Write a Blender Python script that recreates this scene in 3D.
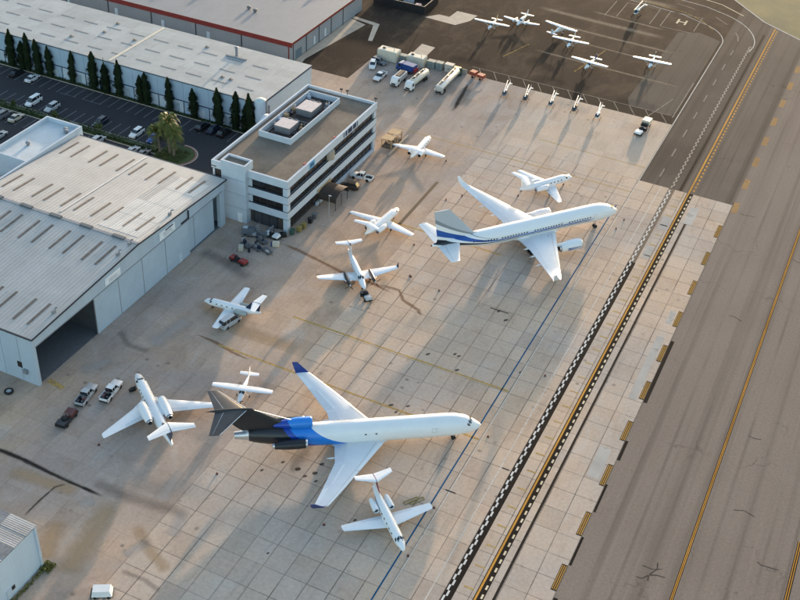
import bpy, bmesh, math, random
import numpy as np
from mathutils import Matrix, Vector
random.seed(7)
PI = math.pi
rad = math.radians
scene = bpy.context.scene
for o in list(bpy.data.objects):
    bpy.data.objects.remove(o, do_unlink=True)

# ------------------------------------------------------------------ camera
CAM_H = 136.5
FPX = 1131.37                      # focal length in pixels of an 800 px wide picture
PITCH, ROLL, YAW = 0.640914, 0.0632955, -0.404326
cp_, sp_ = math.cos(PITCH), math.sin(PITCH)
CF = np.array([math.sin(YAW)*cp_, math.cos(YAW)*cp_, -sp_])
_R = np.array([math.cos(YAW), -math.sin(YAW), 0.0]); _U = np.cross(_R, CF)
CR = math.cos(ROLL)*_R + math.sin(ROLL)*_U
CU = -math.sin(ROLL)*_R + math.cos(ROLL)*_U
cam_data = bpy.data.cameras.new('camera'); cam = bpy.data.objects.new('camera', cam_data)
scene.collection.objects.link(cam)
cam_data.sensor_fit = 'HORIZONTAL'; cam_data.sensor_width = 36.0; cam_data.lens = 36.0*FPX/800.0
cam_data.clip_start = 1.0; cam_data.clip_end = 20000.0
m = Matrix.Identity(4)
for i in range(3):
    m[i][0] = CR[i]; m[i][1] = CU[i]; m[i][2] = -CF[i]
m[2][3] = CAM_H
cam.matrix_world = m
scene.camera = cam
scene.render.resolution_x = 1024; scene.render.resolution_y = 768

# ------------------------------------------------------------------ light
SUN_EL = 5.2                       # low sun ahead of the camera, shadows run towards us
SUN_DIR = Vector((-0.112*math.cos(rad(SUN_EL)), 0.9937*math.cos(rad(SUN_EL)), math.sin(rad(SUN_EL))))
world = bpy.data.worlds.new('World'); scene.world = world; world.use_nodes = True
wn = world.node_tree; wn.nodes.clear()
w_out = wn.nodes.new('ShaderNodeOutputWorld'); w_bg = wn.nodes.new('ShaderNodeBackground'); w_sky = wn.nodes.new('ShaderNodeTexSky')
w_sky.sky_type = 'NISHITA'; w_sky.sun_disc = False
w_sky.sun_elevation = rad(SUN_EL); w_sky.sun_rotation = math.atan2(SUN_DIR.x, SUN_DIR.y)
w_sky.altitude = 150.0; w_sky.air_density = 1.0; w_sky.dust_density = 1.8; w_sky.ozone_density = 1.3
w_bg.inputs['Strength'].default_value = 0.15
wn.links.new(w_sky.outputs[0], w_bg.inputs[0]); wn.links.new(w_bg.outputs[0], w_out.inputs[0])
sd = bpy.data.lights.new('sun', 'SUN'); sd.energy = 2.2; sd.angle = rad(1.1); sd.color = (1.0, 0.76, 0.52)
sun = bpy.data.objects.new('sun', sd); scene.collection.objects.link(sun)
sun.rotation_euler = SUN_DIR.to_track_quat('Z', 'Y').to_euler()
scene.view_settings.view_transform = 'Standard'; scene.view_settings.look = 'None'
scene.view_settings.gamma = 1.0; scene.view_settings.use_curve_mapping = False
scene.view_settings.exposure = 2.2

# ------------------------------------------------------------------ helpers
def T(px, py, z=0.0):
    """photo pixel -> point at height z (distance comes from the ground it stands on)"""
    d = CF + CR*(px-400.0)/FPX - CU*(py-300.0)/FPX
    p = np.array([0, 0, CAM_H]) + d*(CAM_H-z)/(-d[2])
    return Vector((float(p[0]), float(p[1]), float(z)))

def shown(x, y, z=0.0, pad=15):
    d = np.array([x, y, z-CAM_H]); k = d @ CF
    if k <= 1: return None
    u = 400+FPX*(d @ CR)/k; v = 300-FPX*(d @ CU)/k
    return (u, v, k) if -pad < u < 800+pad and -pad < v < 600+pad else None

class NT:
    def __init__(s, mat):
        mat.use_nodes = True; s.t = mat.node_tree; s.t.nodes.clear()
        s.out = s.n('ShaderNodeOutputMaterial'); s.b = s.n('ShaderNodeBsdfPrincipled')
        s.l(s.b.outputs[0], s.out.inputs[0])
    def n(s, k, **kw):
        a = s.t.nodes.new(k)
        for q, v in kw.items(): setattr(a, q, v)
        return a
    def l(s, a, b): s.t.links.new(a, b)
    def put(s, sock, v):
        if hasattr(v, 'is_linked') or isinstance(v, bpy.types.NodeSocket): s.l(v, sock)
        else: sock.default_value = v
    def math(s, op, a, b=0.0, c=0.0, clamp=False):
        k = s.n('ShaderNodeMath', operation=op); k.use_clamp = clamp
        s.put(k.inputs[0], a); s.put(k.inputs[1], b); s.put(k.inputs[2], c)
        return k.outputs[0]
    def pos(s): return s.n('ShaderNodeNewGeometry').outputs['Position']
    def obj(s): return s.n('ShaderNodeTexCoord').outputs['Object']
    def sep(s, v):
        k = s.n('ShaderNodeSeparateXYZ'); s.l(v, k.inputs[0]); return k.outputs
    def comb(s, x, y, z):
        k = s.n('ShaderNodeCombineXYZ'); s.put(k.inputs[0], x); s.put(k.inputs[1], y); s.put(k.inputs[2], z); return k.outputs[0]
    def scale(s, v, sc, loc=(0, 0, 0)):
        k = s.n('ShaderNodeMapping'); s.l(v, k.inputs[0]); k.inputs['Scale'].default_value = sc; k.inputs['Location'].default_value = loc; return k.outputs[0]
    def noise(s, v, scale=1.0, detail=4.0, rough=0.6, dist=0.0):
        k = s.n('ShaderNodeTexNoise'); s.l(v, k.inputs['Vector']); k.inputs['Scale'].default_value = scale
        k.inputs['Detail'].default_value = detail; k.inputs['Roughness'].default_value = rough; k.inputs['Distortion'].default_value = dist
        return k.outputs['Fac']
    def voro(s, v, scale=1.0, feature='F1'):
        k = s.n('ShaderNodeTexVoronoi', feature=feature); s.l(v, k.inputs['Vector']); k.inputs['Scale'].default_value = scale
        return k.outputs[0]
    def ramp(s, fac, stops, interp='LINEAR'):
        k = s.n('ShaderNodeValToRGB'); k.color_ramp.interpolation = interp; s.put(k.inputs[0], fac)
        e = k.color_ramp.elements
        while len(e) > 1: e.remove(e[0])
        for i, (p, c) in enumerate(stops):
            if i == 0: e[0].position = p; q = e[0]
            else: q = e.new(p)
            q.color = (c[0], c[1], c[2], 1) if not isinstance(c, (int, float)) else (c, c, c, 1)
        return k.outputs[0]
    def mix(s, fac, a, b, mode='MIX'):
        k = s.n('ShaderNodeMix', data_type='RGBA', blend_type=mode)
        s.put(k.inputs[0], fac)
        for i, v in ((6, a), (7, b)):
            if isinstance(v, (tuple, list)): v = (v[0], v[1], v[2], 1)
            s.put(k.inputs[i], v)
        return k.outputs[2]
    def maprange(s, v, a, b, c=0.0, d=1.0):
        k = s.n('ShaderNodeMapRange'); s.put(k.inputs[0], v)
        for i, x in enumerate((a, b, c, d)): k.inputs[i+1].default_value = x
        return k.outputs[0]
    def bump(s, h, strength=0.3, dist=0.05):
        k = s.n('ShaderNodeBump'); k.inputs['Strength'].default_value = strength; k.inputs['Distance'].default_value = dist
        s.l(h, k.inputs['Height']); s.l(k.outputs[0], s.b.inputs['Normal'])

MATS = {}
def pm(name, col, rough=0.55, metal=0.0, var=0.15, scale=1.2, spec=0.4, grime=0.0, coord='obj', bump=0.0):
    """plain procedural paint/metal/plastic with mottling and grime"""
    if name in MATS: return MATS[name]
    mt = bpy.data.materials.new(name); t = NT(mt)
    v = t.obj() if coord == 'obj' else t.pos()
    n1 = t.noise(v, scale, 5, 0.6); n2 = t.noise(v, scale*7.3, 3, 0.6)
    c = t.mix(t.maprange(n1, 0.3, 0.7), [x*(1-var) for x in col], [min(1, x*(1+var*0.7)) for x in col])
    if grime:
        c = t.mix(t.maprange(n2, 0.52, 0.75, 0, grime), c, [x*0.35+0.01 for x in col])
    t.put(t.b.inputs['Base Color'], c)
    t.put(t.b.inputs['Roughness'], t.maprange(n2, 0.3, 0.7, max(0.03, rough-0.08), min(1, rough+0.08)))
    t.b.inputs['Metallic'].default_value = metal; t.b.inputs['Specular IOR Level'].default_value = spec
    if bump: t.bump(n2, bump, 0.02)
    MATS[name] = mt
    return mt

class MB:
    def __init__(s): s.v = []; s.f = []; s.mi = []; s.cur = 0
    def add(s, vs, fs):
        k = len(s.v); s.v += [tuple(map(float, q)) for q in vs]
        for f in fs: s.f.append(tuple(i+k for i in f)); s.mi.append(s.cur)
        return s
    def box(s, x0, x1, y0, y1, z0, z1):
        return s.add([(x0,y0,z0),(x1,y0,z0),(x1,y1,z0),(x0,y1,z0),(x0,y0,z1),(x1,y0,z1),(x1,y1,z1),(x0,y1,z1)],
            [(0,3,2,1),(4,5,6,7),(0,1,5,4),(1,2,6,5),(2,3,7,6),(3,0,4,7)])
    def frustum(s, a, z0, b, z1):          # a, b = (x0,x1,y0,y1)
        return s.add([(a[0],a[2],z0),(a[1],a[2],z0),(a[1],a[3],z0),(a[0],a[3],z0),(b[0],b[2],z1),(b[1],b[2],z1),(b[1],b[3],z1),(b[0],b[3],z1)],
            [(0,3,2,1),(4,5,6,7),(0,1,5,4),(1,2,6,5),(2,3,7,6),(3,0,4,7)])
    def prism(s, poly, z0, z1):
        n = len(poly)
        return s.add([(p[0],p[1],z0) for p in poly]+[(p[0],p[1],z1) for p in poly],
            [tuple(range(n-1,-1,-1)), tuple(range(n,2*n))]+[(i,(i+1)%n,n+(i+1)%n,n+i) for i in range(n)])
    def prof(s, poly, y0, y1, inset=0.0):   # side profile in x,z pulled across y
        n = len(poly)
        return s.add([(p[0],y0,p[1]) for p in poly]+[(p[0],y1,p[1]) for p in poly],
            [tuple(range(n)), tuple(range(2*n-1,n-1,-1))]+[(i,n+i,n+(i+1)%n,(i+1)%n) for i in range(n)])
    def loft(s, rings, cap=True, closed=True):
        n = len(rings[0]); vs = [q for r in rings for q in r]; fs = []
        for a in range(len(rings)-1):
            for i in range(n if closed else n-1):
                j = (i+1) % n
                fs.append((a*n+i, a*n+j, (a+1)*n+j, (a+1)*n+i))
        if cap and closed: fs += [tuple(range(n-1,-1,-1)), tuple(range((len(rings)-1)*n, len(rings)*n))]
        return s.add(vs, fs)
    def tube(s, a, b, r0, r1=None, n=8, cap=True):
        r1 = r0 if r1 is None else r1
        a, b = Vector(a), Vector(b); d = (b-a).normalized()
        u = d.orthogonal().normalized(); w = d.cross(u)
        return s.loft([[p + (u*math.cos(2*PI*i/n)+w*math.sin(2*PI*i/n))*r for i in range(n)] for p, r in ((a, r0), (b, r1))], cap)
    def lathe(s, axis0, d, prof, n=16, cap=True):   # prof: (t along d, radius)
        a, d = Vector(axis0), Vector(d).normalized(); u = d.orthogonal().normalized(); w = d.cross(u)
        return s.loft([[a+d*t+(u*math.cos(2*PI*i/n)+w*math.sin(2*PI*i/n))*r for i in range(n)] for t, r in prof], cap)
    def quad(s, x0, x1, y0, y1, z): return s.add([(x0,y0,z),(x1,y0,z),(x1,y1,z),(x0,y1,z)], [(0,1,2,3)])
    def poly(s, pts, z): return s.add([(p[0],p[1],z) for p in pts], [tuple(range(len(pts)))])
    def mesh(s, name, mats, smooth=False, fix=True):
        me = bpy.data.meshes.new(name); me.from_pydata(s.v, [], s.f)
        for m_ in (mats if isinstance(mats, (list, tuple)) else [mats]): me.materials.append(m_)
        me.polygons.foreach_set('material_index', s.mi)
        if fix and len(s.f) < 60000:
            b = bmesh.new(); b.from_mesh(me)
            bmesh.ops.recalc_face_normals(b, faces=b.faces); b.to_mesh(me); b.free()
        if smooth:
            me.polygons.foreach_set('use_smooth', [True]*len(me.polygons))
            try: me.set_sharp_from_angle(angle=rad(38 if smooth is True else smooth))
            except Exception: pass
        me.update(); return me
    def build(s, name, mats, parent=None, smooth=False, fix=True):
        return link(name, s.mesh(name, mats, smooth, fix), parent)

def link(name, me, parent=None):
    o = bpy.data.objects.new(name, me); scene.collection.objects.link(o)
    if parent is not None: o.parent = parent
    return o
def empty(name, loc=(0,0,0), rz=0.0):
    o = bpy.data.objects.new(name, None); scene.collection.objects.link(o)
    o.empty_display_size = 0.5; o.location = loc; o.rotation_euler = (0, 0, rz); return o
def tag(o, label=None, cat=None, group=None, kind=None):
    if label: o['label'] = label
    if cat: o['category'] = cat
    if group: o['group'] = group
    if kind: o['kind'] = kind
    return o
def kids(o, parent):
    for c in KIDS.get(o.name, []):
        d = c.copy(); scene.collection.objects.link(d); d.parent = parent; kids(c, d)
KIDS = {}
def index_kids():
    KIDS.clear()
    for o in bpy.data.objects:
        if o.parent: KIDS.setdefault(o.parent.name, []).append(o)
def dup(root, loc, rz, label=None, group=None):
    index_kids()
    r = root.copy(); scene.collection.objects.link(r); r.location = loc; r.rotation_euler = (0, 0, rz)
    if label: r['label'] = label
    if group: r['group'] = group
    kids(root, r); return r
# ------------------------------------------------------------------ ground materials
SX0, SA = -53.783, 3.7848          # slab grid origin and pitch across the taxiway
SY0, SB = 166.06, 4.611            # and along it

def concrete(name, slabs, fresh=False):
    mt = bpy.data.materials.new(name); t = NT(mt); p = t.pos(); x, y, z = t.sep(p)
    a, b = SA, SB
    u = t.math('DIVIDE', t.math('SUBTRACT', x, SX0), a); v = t.math('DIVIDE', t.math('SUBTRACT', y, SY0), b)
    fu, fv = t.math('FRACT', u), t.math('FRACT', v)
    du = t.math('MULTIPLY', t.math('SUBTRACT', 0.5, t.math('ABSOLUTE', t.math('SUBTRACT', fu, 0.5))), a)
    dv = t.math('MULTIPLY', t.math('SUBTRACT', 0.5, t.math('ABSOLUTE', t.math('SUBTRACT', fv, 0.5))), b)
    wn_ = t.n('ShaderNodeTexWhiteNoise', noise_dimensions='2D')
    t.l(t.comb(t.math('FLOOR', u), t.math('FLOOR', v), 0.0), wn_.inputs['Vector'])
    rnd = wn_.outputs['Value']
    big = t.noise(p, 0.021, 4, 0.55, 0.6); mid = t.noise(t.scale(p, (1.0, 0.55, 1)), 0.16, 6, 0.68, 0.8); fine = t.noise(p, 1.7, 5, 0.7)
    streak = t.noise(t.scale(p, (0.9, 0.09, 1), (3, 7, 0)), 0.5, 4, 0.6)
    warm = (0.560, 0.412, 0.300); grey = (0.455, 0.376, 0.315); brown = (0.375, 0.245, 0.165)
    if not slabs: warm = (0.490, 0.350, 0.250); grey = (0.355, 0.296, 0.258); brown = (0.240, 0.152, 0.095)
    if fresh: warm = (0.540, 0.415, 0.315); grey = (0.470, 0.385, 0.315); brown = (0.45, 0.32, 0.22)
    c = t.mix(t.maprange(big, 0.42, 0.60), grey, warm)
    c = t.mix(t.maprange(mid, 0.50, 0.78, 0, 0.55), c, brown)
    c = t.mix(t.maprange(mid, 0.45, 0.24, 0, 0.45), c, (0.50, 0.475, 0.45))
    c = t.mix(t.maprange(streak, 0.56, 0.74, 0, 0.40), c, (0.24, 0.20, 0.17))
    amt = 0.09 if slabs else 0.07
    c = t.mix(1.0, c, t.ramp(rnd, [(0, 1-amt), (0.5, 1.0), (1, 1+amt*0.6)]), 'MULTIPLY')
    c = t.mix(1.0, c, t.ramp(fine, [(0.3, 0.86), (0.7, 1.08)]), 'MULTIPLY')
    spots = t.voro(t.scale(p, (1, 1, 1), (11, 5, 0)), 0.31)
    sp_amt = t.math('MULTIPLY', t.maprange(spots, 0.16, 0.05, 0, 0.65), t.maprange(t.noise(p, 0.05, 2), 0.45, 0.6))
    c = t.mix(sp_amt, c, (0.10, 0.08, 0.065))
    # dirt gathered along the joints
    wob = t.math('MULTIPLY', t.noise(p, 2.4, 3), 0.16)
    jm = t.maprange(t.noise(p, 0.085, 3), 0.38, 0.62, 0.22 if slabs else 0.0, 0.68 if slabs else (0.16 if fresh else 0.32))
    ju = t.math('MULTIPLY', t.maprange(t.math('SUBTRACT', du, wob), 0.035, -0.03), jm)
    jv = t.math('MULTIPLY', t.maprange(t.math('SUBTRACT', dv, wob), 0.02, -0.04), t.math('MULTIPLY', jm, 0.75))
    c = t.mix(t.math('MAXIMUM', ju, jv), c, (0.10, 0.082, 0.068))
    t.put(t.b.inputs['Base Color'], c); t.b.inputs['Roughness'].default_value = 0.9; t.b.inputs['Specular IOR Level'].default_value = 0.06
    t.bump(fine, 0.15, 0.02)
    return mt

def asphalt(name, c0, c1, c2, lanes=0.0, patchy=0.5, phase=0.0):
    mt = bpy.data.materials.new(name); t = NT(mt); p = t.pos(); x, y, z = t.sep(p)
    big = t.noise(p, 0.018, 4, 0.6, 0.5); mid = t.noise(t.scale(p, (1, 0.5, 1)), 0.13, 6, 0.7, 0.5); fine = t.noise(p, 2.2, 5, 0.75)
    c = t.mix(t.maprange(big, 0.38, 0.62), c0, c1)
    c = t.mix(t.maprange(mid, 0.48, 0.74, 0, patchy), c, c2)
    c = t.mix(1.0, c, t.ramp(fine, [(0.25, 0.78), (0.75, 1.18)]), 'MULTIPLY')
    if lanes:
        s1 = t.noise(t.scale(p, (1.0, 0.006, 1), (phase, 0, 0)), 0.33, 3, 0.6)
        s2 = t.noise(t.scale(p, (1.0, 0.02, 1), (phase, 3, 0)), 1.3, 3, 0.6)
        c = t.mix(t.maprange(s1, 0.50, 0.66, 0, lanes), c, [q*0.62 for q in c0])
        c = t.mix(t.maprange(s2, 0.55, 0.72, 0, lanes*0.5), c, [q*1.25 for q in c1])
        fx = t.math('FRACT', t.math('DIVIDE', t.math('ADD', x, 400.7+phase), 3.9))
        dx = t.math('SUBTRACT', 0.5, t.math('ABSOLUTE', t.math('SUBTRACT', fx, 0.5)))
        wob = t.math('MULTIPLY', t.noise(p, 0.6, 4), 0.055)
        sm = t.maprange(t.noise(t.scale(p, (1, 0.2, 1)), 0.12, 3), 0.40, 0.60, 0.08, 0.55)
        c = t.mix(t.math('MULTIPLY', t.maprange(t.math('SUBTRACT', dx, wob), 0.08, -0.02), sm), c, [q*0.55 for q in c0])
    ck = t.n('ShaderNodeTexVoronoi', feature='DISTANCE_TO_EDGE'); ck.inputs['Scale'].default_value = 0.075
    pd = t.n('ShaderNodeVectorMath', operation='ADD'); t.l(p, pd.inputs[0])
    nn = t.n('ShaderNodeTexNoise'); t.l(p, nn.inputs['Vector']); nn.inputs['Scale'].default_value = 0.25; nn.inputs['Detail'].default_value = 5
    vs_ = t.n('ShaderNodeVectorMath', operation='SCALE'); t.l(nn.outputs['Color'], vs_.inputs[0]); vs_.inputs['Scale'].default_value = 7.0
    t.l(vs_.outputs[0], pd.inputs[1]); t.l(pd.outputs[0], ck.inputs['Vector'])
    cm = t.math('MULTIPLY', t.maprange(ck.outputs[0], 0.010, 0.003), t.maprange(t.noise(p, 0.06, 2), 0.53, 0.65, 0, 0.5))
    c = t.mix(cm, c, [q*0.35 for q in c0])
    t.put(t.b.inputs['Base Color'], c); t.b.inputs['Roughness'].default_value = 0.92; t.b.inputs['Specular IOR Level'].default_value = 0.04
    t.bump(fine, 0.2, 0.02)
    return mt

def paint(name, col, wear=0.5, scale=1.6):
    mt = bpy.data.materials.new(name); t = NT(mt); p = t.pos()
    n = t.noise(p, scale, 5, 0.75); n2 = t.noise(p, 0.12, 3)
    t.put(t.b.inputs['Base Color'], t.mix(t.maprange(n2, 0.3, 0.7), [q*0.72 for q in col], col))
    t.b.inputs['Roughness'].default_value = 0.9; t.b.inputs['Specular IOR Level'].default_value = 0.04
    tr = t.n('ShaderNodeBsdfTransparent'); mx = t.n('ShaderNodeMixShader')
    k = t.math('ADD', n, t.math('MULTIPLY', t.math('SUBTRACT', n2, 0.5), 0.5))
    t.put(mx.inputs[0], t.maprange(k, 0.72-wear*0.30, 0.84-wear*0.25, 1.0, 1.0-wear))
    t.l(tr.outputs[0], mx.inputs[1]); t.l(t.b.outputs[0], mx.inputs[2]); t.l(mx.outputs[0], t.out.inputs[0])
    return mt

def stain_mat(name, col, strength):
    mt = bpy.data.materials.new(name); t = NT(mt); p = t.pos()
    uv = t.n('ShaderNodeTexCoord').outputs['UV']; u, v, _ = t.sep(uv)
    e = t.math('SUBTRACT', 1.0, t.math('ABSOLUTE', t.math('SUBTRACT', t.math('MULTIPLY', u, 2.0), 1.0)))
    e2 = t.math('SUBTRACT', 1.0, t.math('ABSOLUTE', t.math('SUBTRACT', t.math('MULTIPLY', v, 2.0), 1.0)))
    n = t.noise(p, 0.55, 6, 0.72, 0.7)
    k = t.math('MULTIPLY', t.maprange(t.math('ADD', e, t.math('MULTIPLY', n, 1.1)), 0.55, 1.35), t.maprange(e2, 0.0, 0.22))
    t.b.inputs['Base Color'].default_value = (*col, 1); t.b.inputs['Roughness'].default_value = 0.95; t.b.inputs['Specular IOR Level'].default_value = 0.04
    tr = t.n('ShaderNodeBsdfTransparent'); mx = t.n('ShaderNodeMixShader')
    t.put(mx.inputs[0], t.math('MULTIPLY', k, strength)); t.l(tr.outputs[0], mx.inputs[1]); t.l(t.b.outputs[0], mx.inputs[2]); t.l(mx.outputs[0], t.out.inputs[0])
    return mt

M_SLAB = concrete('slab_concrete', True); M_OLD = concrete('old_concrete', False); M_FRESH = concrete('fresh_concrete', False, True)
M_TARMAC = asphalt('dark_tarmac', (0.036, 0.027, 0.021), (0.054, 0.039, 0.030), (0.125, 0.088, 0.060), 0.0, 0.75)
M_TAXI = asphalt('taxiway_asphalt', (0.090, 0.071, 0.057), (0.122, 0.098, 0.079), (0.155, 0.125, 0.10), 0.6, 0.4)
M_TAXI2 = asphalt('taxiway_shoulder_asphalt', (0.135, 0.108, 0.088), (0.165, 0.133, 0.109), (0.19, 0.155, 0.128), 0.6, 0.4, 2.1)
M_RWY = asphalt('runway_asphalt', (0.218, 0.172, 0.140), (0.246, 0.196, 0.160), (0.265, 0.214, 0.178), 0.5, 0.35, 1.3)
M_LOT = asphalt('car_park_asphalt', (0.045, 0.045, 0.050), (0.060, 0.059, 0.062), (0.075, 0.072, 0.072), 0.0, 0.3)
M_PATCH = asphalt('grey_asphalt', (0.105, 0.085, 0.068), (0.130, 0.106, 0.085), (0.095, 0.076, 0.061), 0.25, 0.4)
M_BED = pm('joint_sealant', (0.028, 0.024, 0.022), 0.9, coord='world')
M_ZIPN = paint('tan_zipper_paint', (0.46, 0.38, 0.30), 0.5); M_WHITE = paint('white_paint', (0.70, 0.66, 0.61), 0.45); M_DIM = paint('worn_white_paint', (0.66, 0.60, 0.53), 0.6)
M_FAINT = paint('faint_line_paint', (0.34, 0.285, 0.235), 0.6); M_YEL = paint('yellow_paint', (0.55, 0.36, 0.12), 0.85); M_ORG = paint('orange_paint', (0.62, 0.30, 0.06), 0.35); M_ORG2 = paint('cream_dash_paint', (0.76, 0.62, 0.42), 0.3)
M_BLK = paint('black_paint', (0.024, 0.019, 0.016), 0.3); M_BLUE = paint('blue_paint', (0.012, 0.095, 0.20), 0.35)
M_WORNBLK = paint('worn_black_paint', (0.035, 0.028, 0.023), 0.5)

def grass_mat(name, a, b, c):
    mt = bpy.data.materials.new(name); t = NT(mt); p = t.pos()
    n = t.noise(p, 0.09, 5, 0.65); f = t.noise(p, 1.9, 5, 0.8)
    k = t.mix(t.maprange(n, 0.4, 0.6), a, b); k = t.mix(t.maprange(t.noise(p, 0.03, 2), 0.5, 0.62), k, c)
    k = t.mix(1.0, k, t.ramp(f, [(0.25, 0.65), (0.75, 1.3)]), 'MULTIPLY')
    t.put(t.b.inputs['Base Color'], k); t.b.inputs['Roughness'].default_value = 0.9; t.bump(f, 0.6, 0.08); return mt
M_FIELD = grass_mat('dry_grass', (0.066, 0.078, 0.028), (0.112, 0.108, 0.040), (0.016, 0.038, 0.030))
M_EARTH = grass_mat('open_land', (0.15, 0.125, 0.085), (0.19, 0.155, 0.11), (0.09, 0.09, 0.06))
M_LAWN = grass_mat('lawn', (0.05, 0.075, 0.02), (0.07, 0.095, 0.03), (0.045, 0.06, 0.02))

def sheet(name, poly, z, mat, parent=None):
    o = MB().poly(poly, z).build(name, mat, parent, fix=False)
    if parent is None: tag(o, kind='structure')
    return o
def rects(name, lst, z, mat, parent):
    mb = MB()
    for (x0, x1, y0, y1) in lst: mb.quad(x0, x1, y0, y1, z)
    return mb.build(name, mat, parent, fix=False)
def strip(name, pts, w, z, mat, parent, uv=False):
    """ribbon of width w along a list of points"""
    P = [Vector((p[0], p[1], 0)) for p in pts]; vs = []; fs = []
    for i, q in enumerate(P):
        d = (P[min(i+1, len(P)-1)]-P[max(i-1, 0)]).normalized(); n = Vector((-d.y, d.x, 0))
        wi = w[i] if isinstance(w, (list, tuple)) else w
        vs += [q+n*wi/2+Vector((0, 0, z)), q-n*wi/2+Vector((0, 0, z))]
    for i in range(len(P)-1): fs.append((2*i+1, 2*i+3, 2*i+2, 2*i))
    o = MB().add(vs, fs).build(name, mat, parent, fix=False)
    if uv:
        l = o.data.uv_layers.new(name='UVMap')
        for poly in o.data.polygons:
            for li in poly.loop_indices:
                vi = o.data.loops[li].vertex_index
                l.data[li].uv = (vi % 2, (vi//2)/(len(P)-1))
    return o
def arc(cx, cy, r, a0, a1, n=14): return [(cx+r*math.cos(rad(a0+(a1-a0)*i/n)), cy+r*math.sin(rad(a0+(a1-a0)*i/n))) for i in range(n+1)]

# ------------------------------------------------------------------ ground sheets
XE = SX0+9*SA       # -19.72 edge of the concrete
XW = SX0-7*SA       # -80.28 western edge of the new slabs
XT = SX0+3*SA       # -42.43
YB = SY0+16*SB      # 239.84
YN = SY0+23*SB      # 272.11
tag(MB().quad(-4000, 4000, -3000, 6000, -0.14).build('ground', M_EARTH, fix=False), kind='structure')
apron = sheet('apron', [(XW, 40), (XE, 40), (XE, YB), (XW, YB)], -0.035, M_BED)
oldap = sheet('old_apron', [(-420, 20), (XW, 20), (XW, YN), (-127.6, YN), (-127.6, 252.4), (-420, 252.4)], 0.0, M_OLD)
tarmac = sheet('tarmac', [(-420, 252.4), (-127.6, 252.4), (-127.6, YN), (XW, YN), (XT, YN), (XT, 520), (-420, 520)], 0.0, M_TARMAC)
taxiway = sheet('taxiway', [(XT, YB), (-31.4, YB), (-31.4, 520), (XT, 520)], 0.0, M_TAXI)
sheet('taxiway_shoulder', [(-31.4, YB), (XE, YB), (XE, 520), (-31.4, 520)], 0.0, M_TAXI2)
sheet('helicopter_apron', [(XW, YB), (XT, YB), (XT, YN), (XW, YN)], 0.0, M_FRESH)
runway = sheet('runway', [(XE, -60), (400, -60), (400, 520), (XE, 520)], 0.0, M_RWY)
sheet('grass_field', [(-62, 382), (-46.3, 369), (-34.2, 355.5), (-22.0, 347.5), (-8, 338.5), (60, 295), (400, 295), (400, 519), (-62, 519)], 0.012, M_FIELD)
strip('field_edge_line', [(-62, 382), (-46.3, 369), (-34.2, 355.5), (-22.0, 347.5), (-8, 338.5)], 0.45, 0.016, M_DIM, runway)

# slabs: the 300 that show largest are objects of their own, the rest one joined part
cells = []
for i in range(-7, 9):
    for j in range(-23, 27):
        x, y = SX0+SA*(i+0.5), SY0-SB*(j+0.5)
        if y < 42 or y > YB: continue
        s_ = shown(x, y, 0, 12)
        cells.append((s_[2] if s_ else 1e9, x, y))
cells.sort()
G_ = 0.014
def slab_mb(mb, x, y, dz=0.0):
    a, b, c = SA/2-G_, SB/2-G_, 0.02
    mb.frustum((x-a, x+a, y-b, y+b), -0.12, (x-a, x+a, y-b, y+b), -0.012+dz)
    mb.frustum((x-a, x+a, y-b, y+b), -0.012+dz, (x-a+c, x+a-c, y-b+c, y+b-c), 0.0+dz)
mb1 = MB(); slab_mb(mb1, 0, 0); slab_me = mb1.mesh('concrete_slab', M_SLAB)
rest = MB()
for k, (d, x, y) in enumerate(cells):
    if k < 300 and d < 1e8:
        o = link('concrete_slab', slab_me, apron); o.location = (x, y, -random.random()*0.004)
    else: slab_mb(rest, x, y, -random.random()*0.004)
tag(rest.build('concrete_slabs', M_SLAB, apron, fix=False), kind='stuff')

# ------------------------------------------------------------------ painted markings and stains
Z1, Z2, Z3 = 0.005, 0.009, 0.013
rects('blue_line', [(-43.98, -43.72, 60, 226)], Z1, M_BLUE, apron)
rects('white_line', [(-42.35, -42.18, 60, YN)], Z1, M_DIM, apron)
rects('inner_white_line', [(-36.85, -36.68, 60, YB)], Z1, M_DIM, apron)
rects('marking_backing', [(-34.82, -33.3, 40, 205)], Z1, M_BLK, apron)
rects('marking_backing', [(-34.8, -33.4, 205, YB)], Z1, paint('brown_ghost_paint', (0.22, 0.165, 0.12), 0.6), apron)
zs = []
k = 0; y = 42.0
while y < 334:
    zs.append((-34.66, -34.34, y, y+1.12) if k % 2 else (-34.36, -34.04, y, y+1.12)); y += 1.12; k += 1
rects('zipper_line', [q for q in zs if q[3] < YB], Z2, M_WHITE, apron); rects('zipper_line', [q for q in zs if q[2] > YB], Z2, M_ZIPN, taxiway)
rects('marking_backing', [(-30.48, -29.0, 40, YB)], Z1, M_BLK, apron)
rects('orange_line', [(-30.32, -30.0, 40, YB)], Z2, M_ORG, apron); rects('orange_line', [(-30.35, -29.95, YB, 352)], Z2, M_ORG, taxiway)
rects('dashed_line', [(-29.52, -29.2, 42+i*1.9, 42.9+i*1.9) for i in range(104)], Z2, M_ORG2, apron)
rects('dashed_line', [(-29.5, -29.1, 241+i*1.9, 242+i*1.9) for i in range(58)], Z2, M_ORG, taxiway)
rects('marking_backing', [(-27.85, -27.4, 40, 226)], Z1, M_WORNBLK, apron)
rects('marking_backing', [(-32.6, -31.9, YB, 345)], Z1, M_WORNBLK, taxiway)
dash = MB(); bk = MB(); orp = MB()
ys = [51.9+i*12.3 for i in range(26)]
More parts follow.
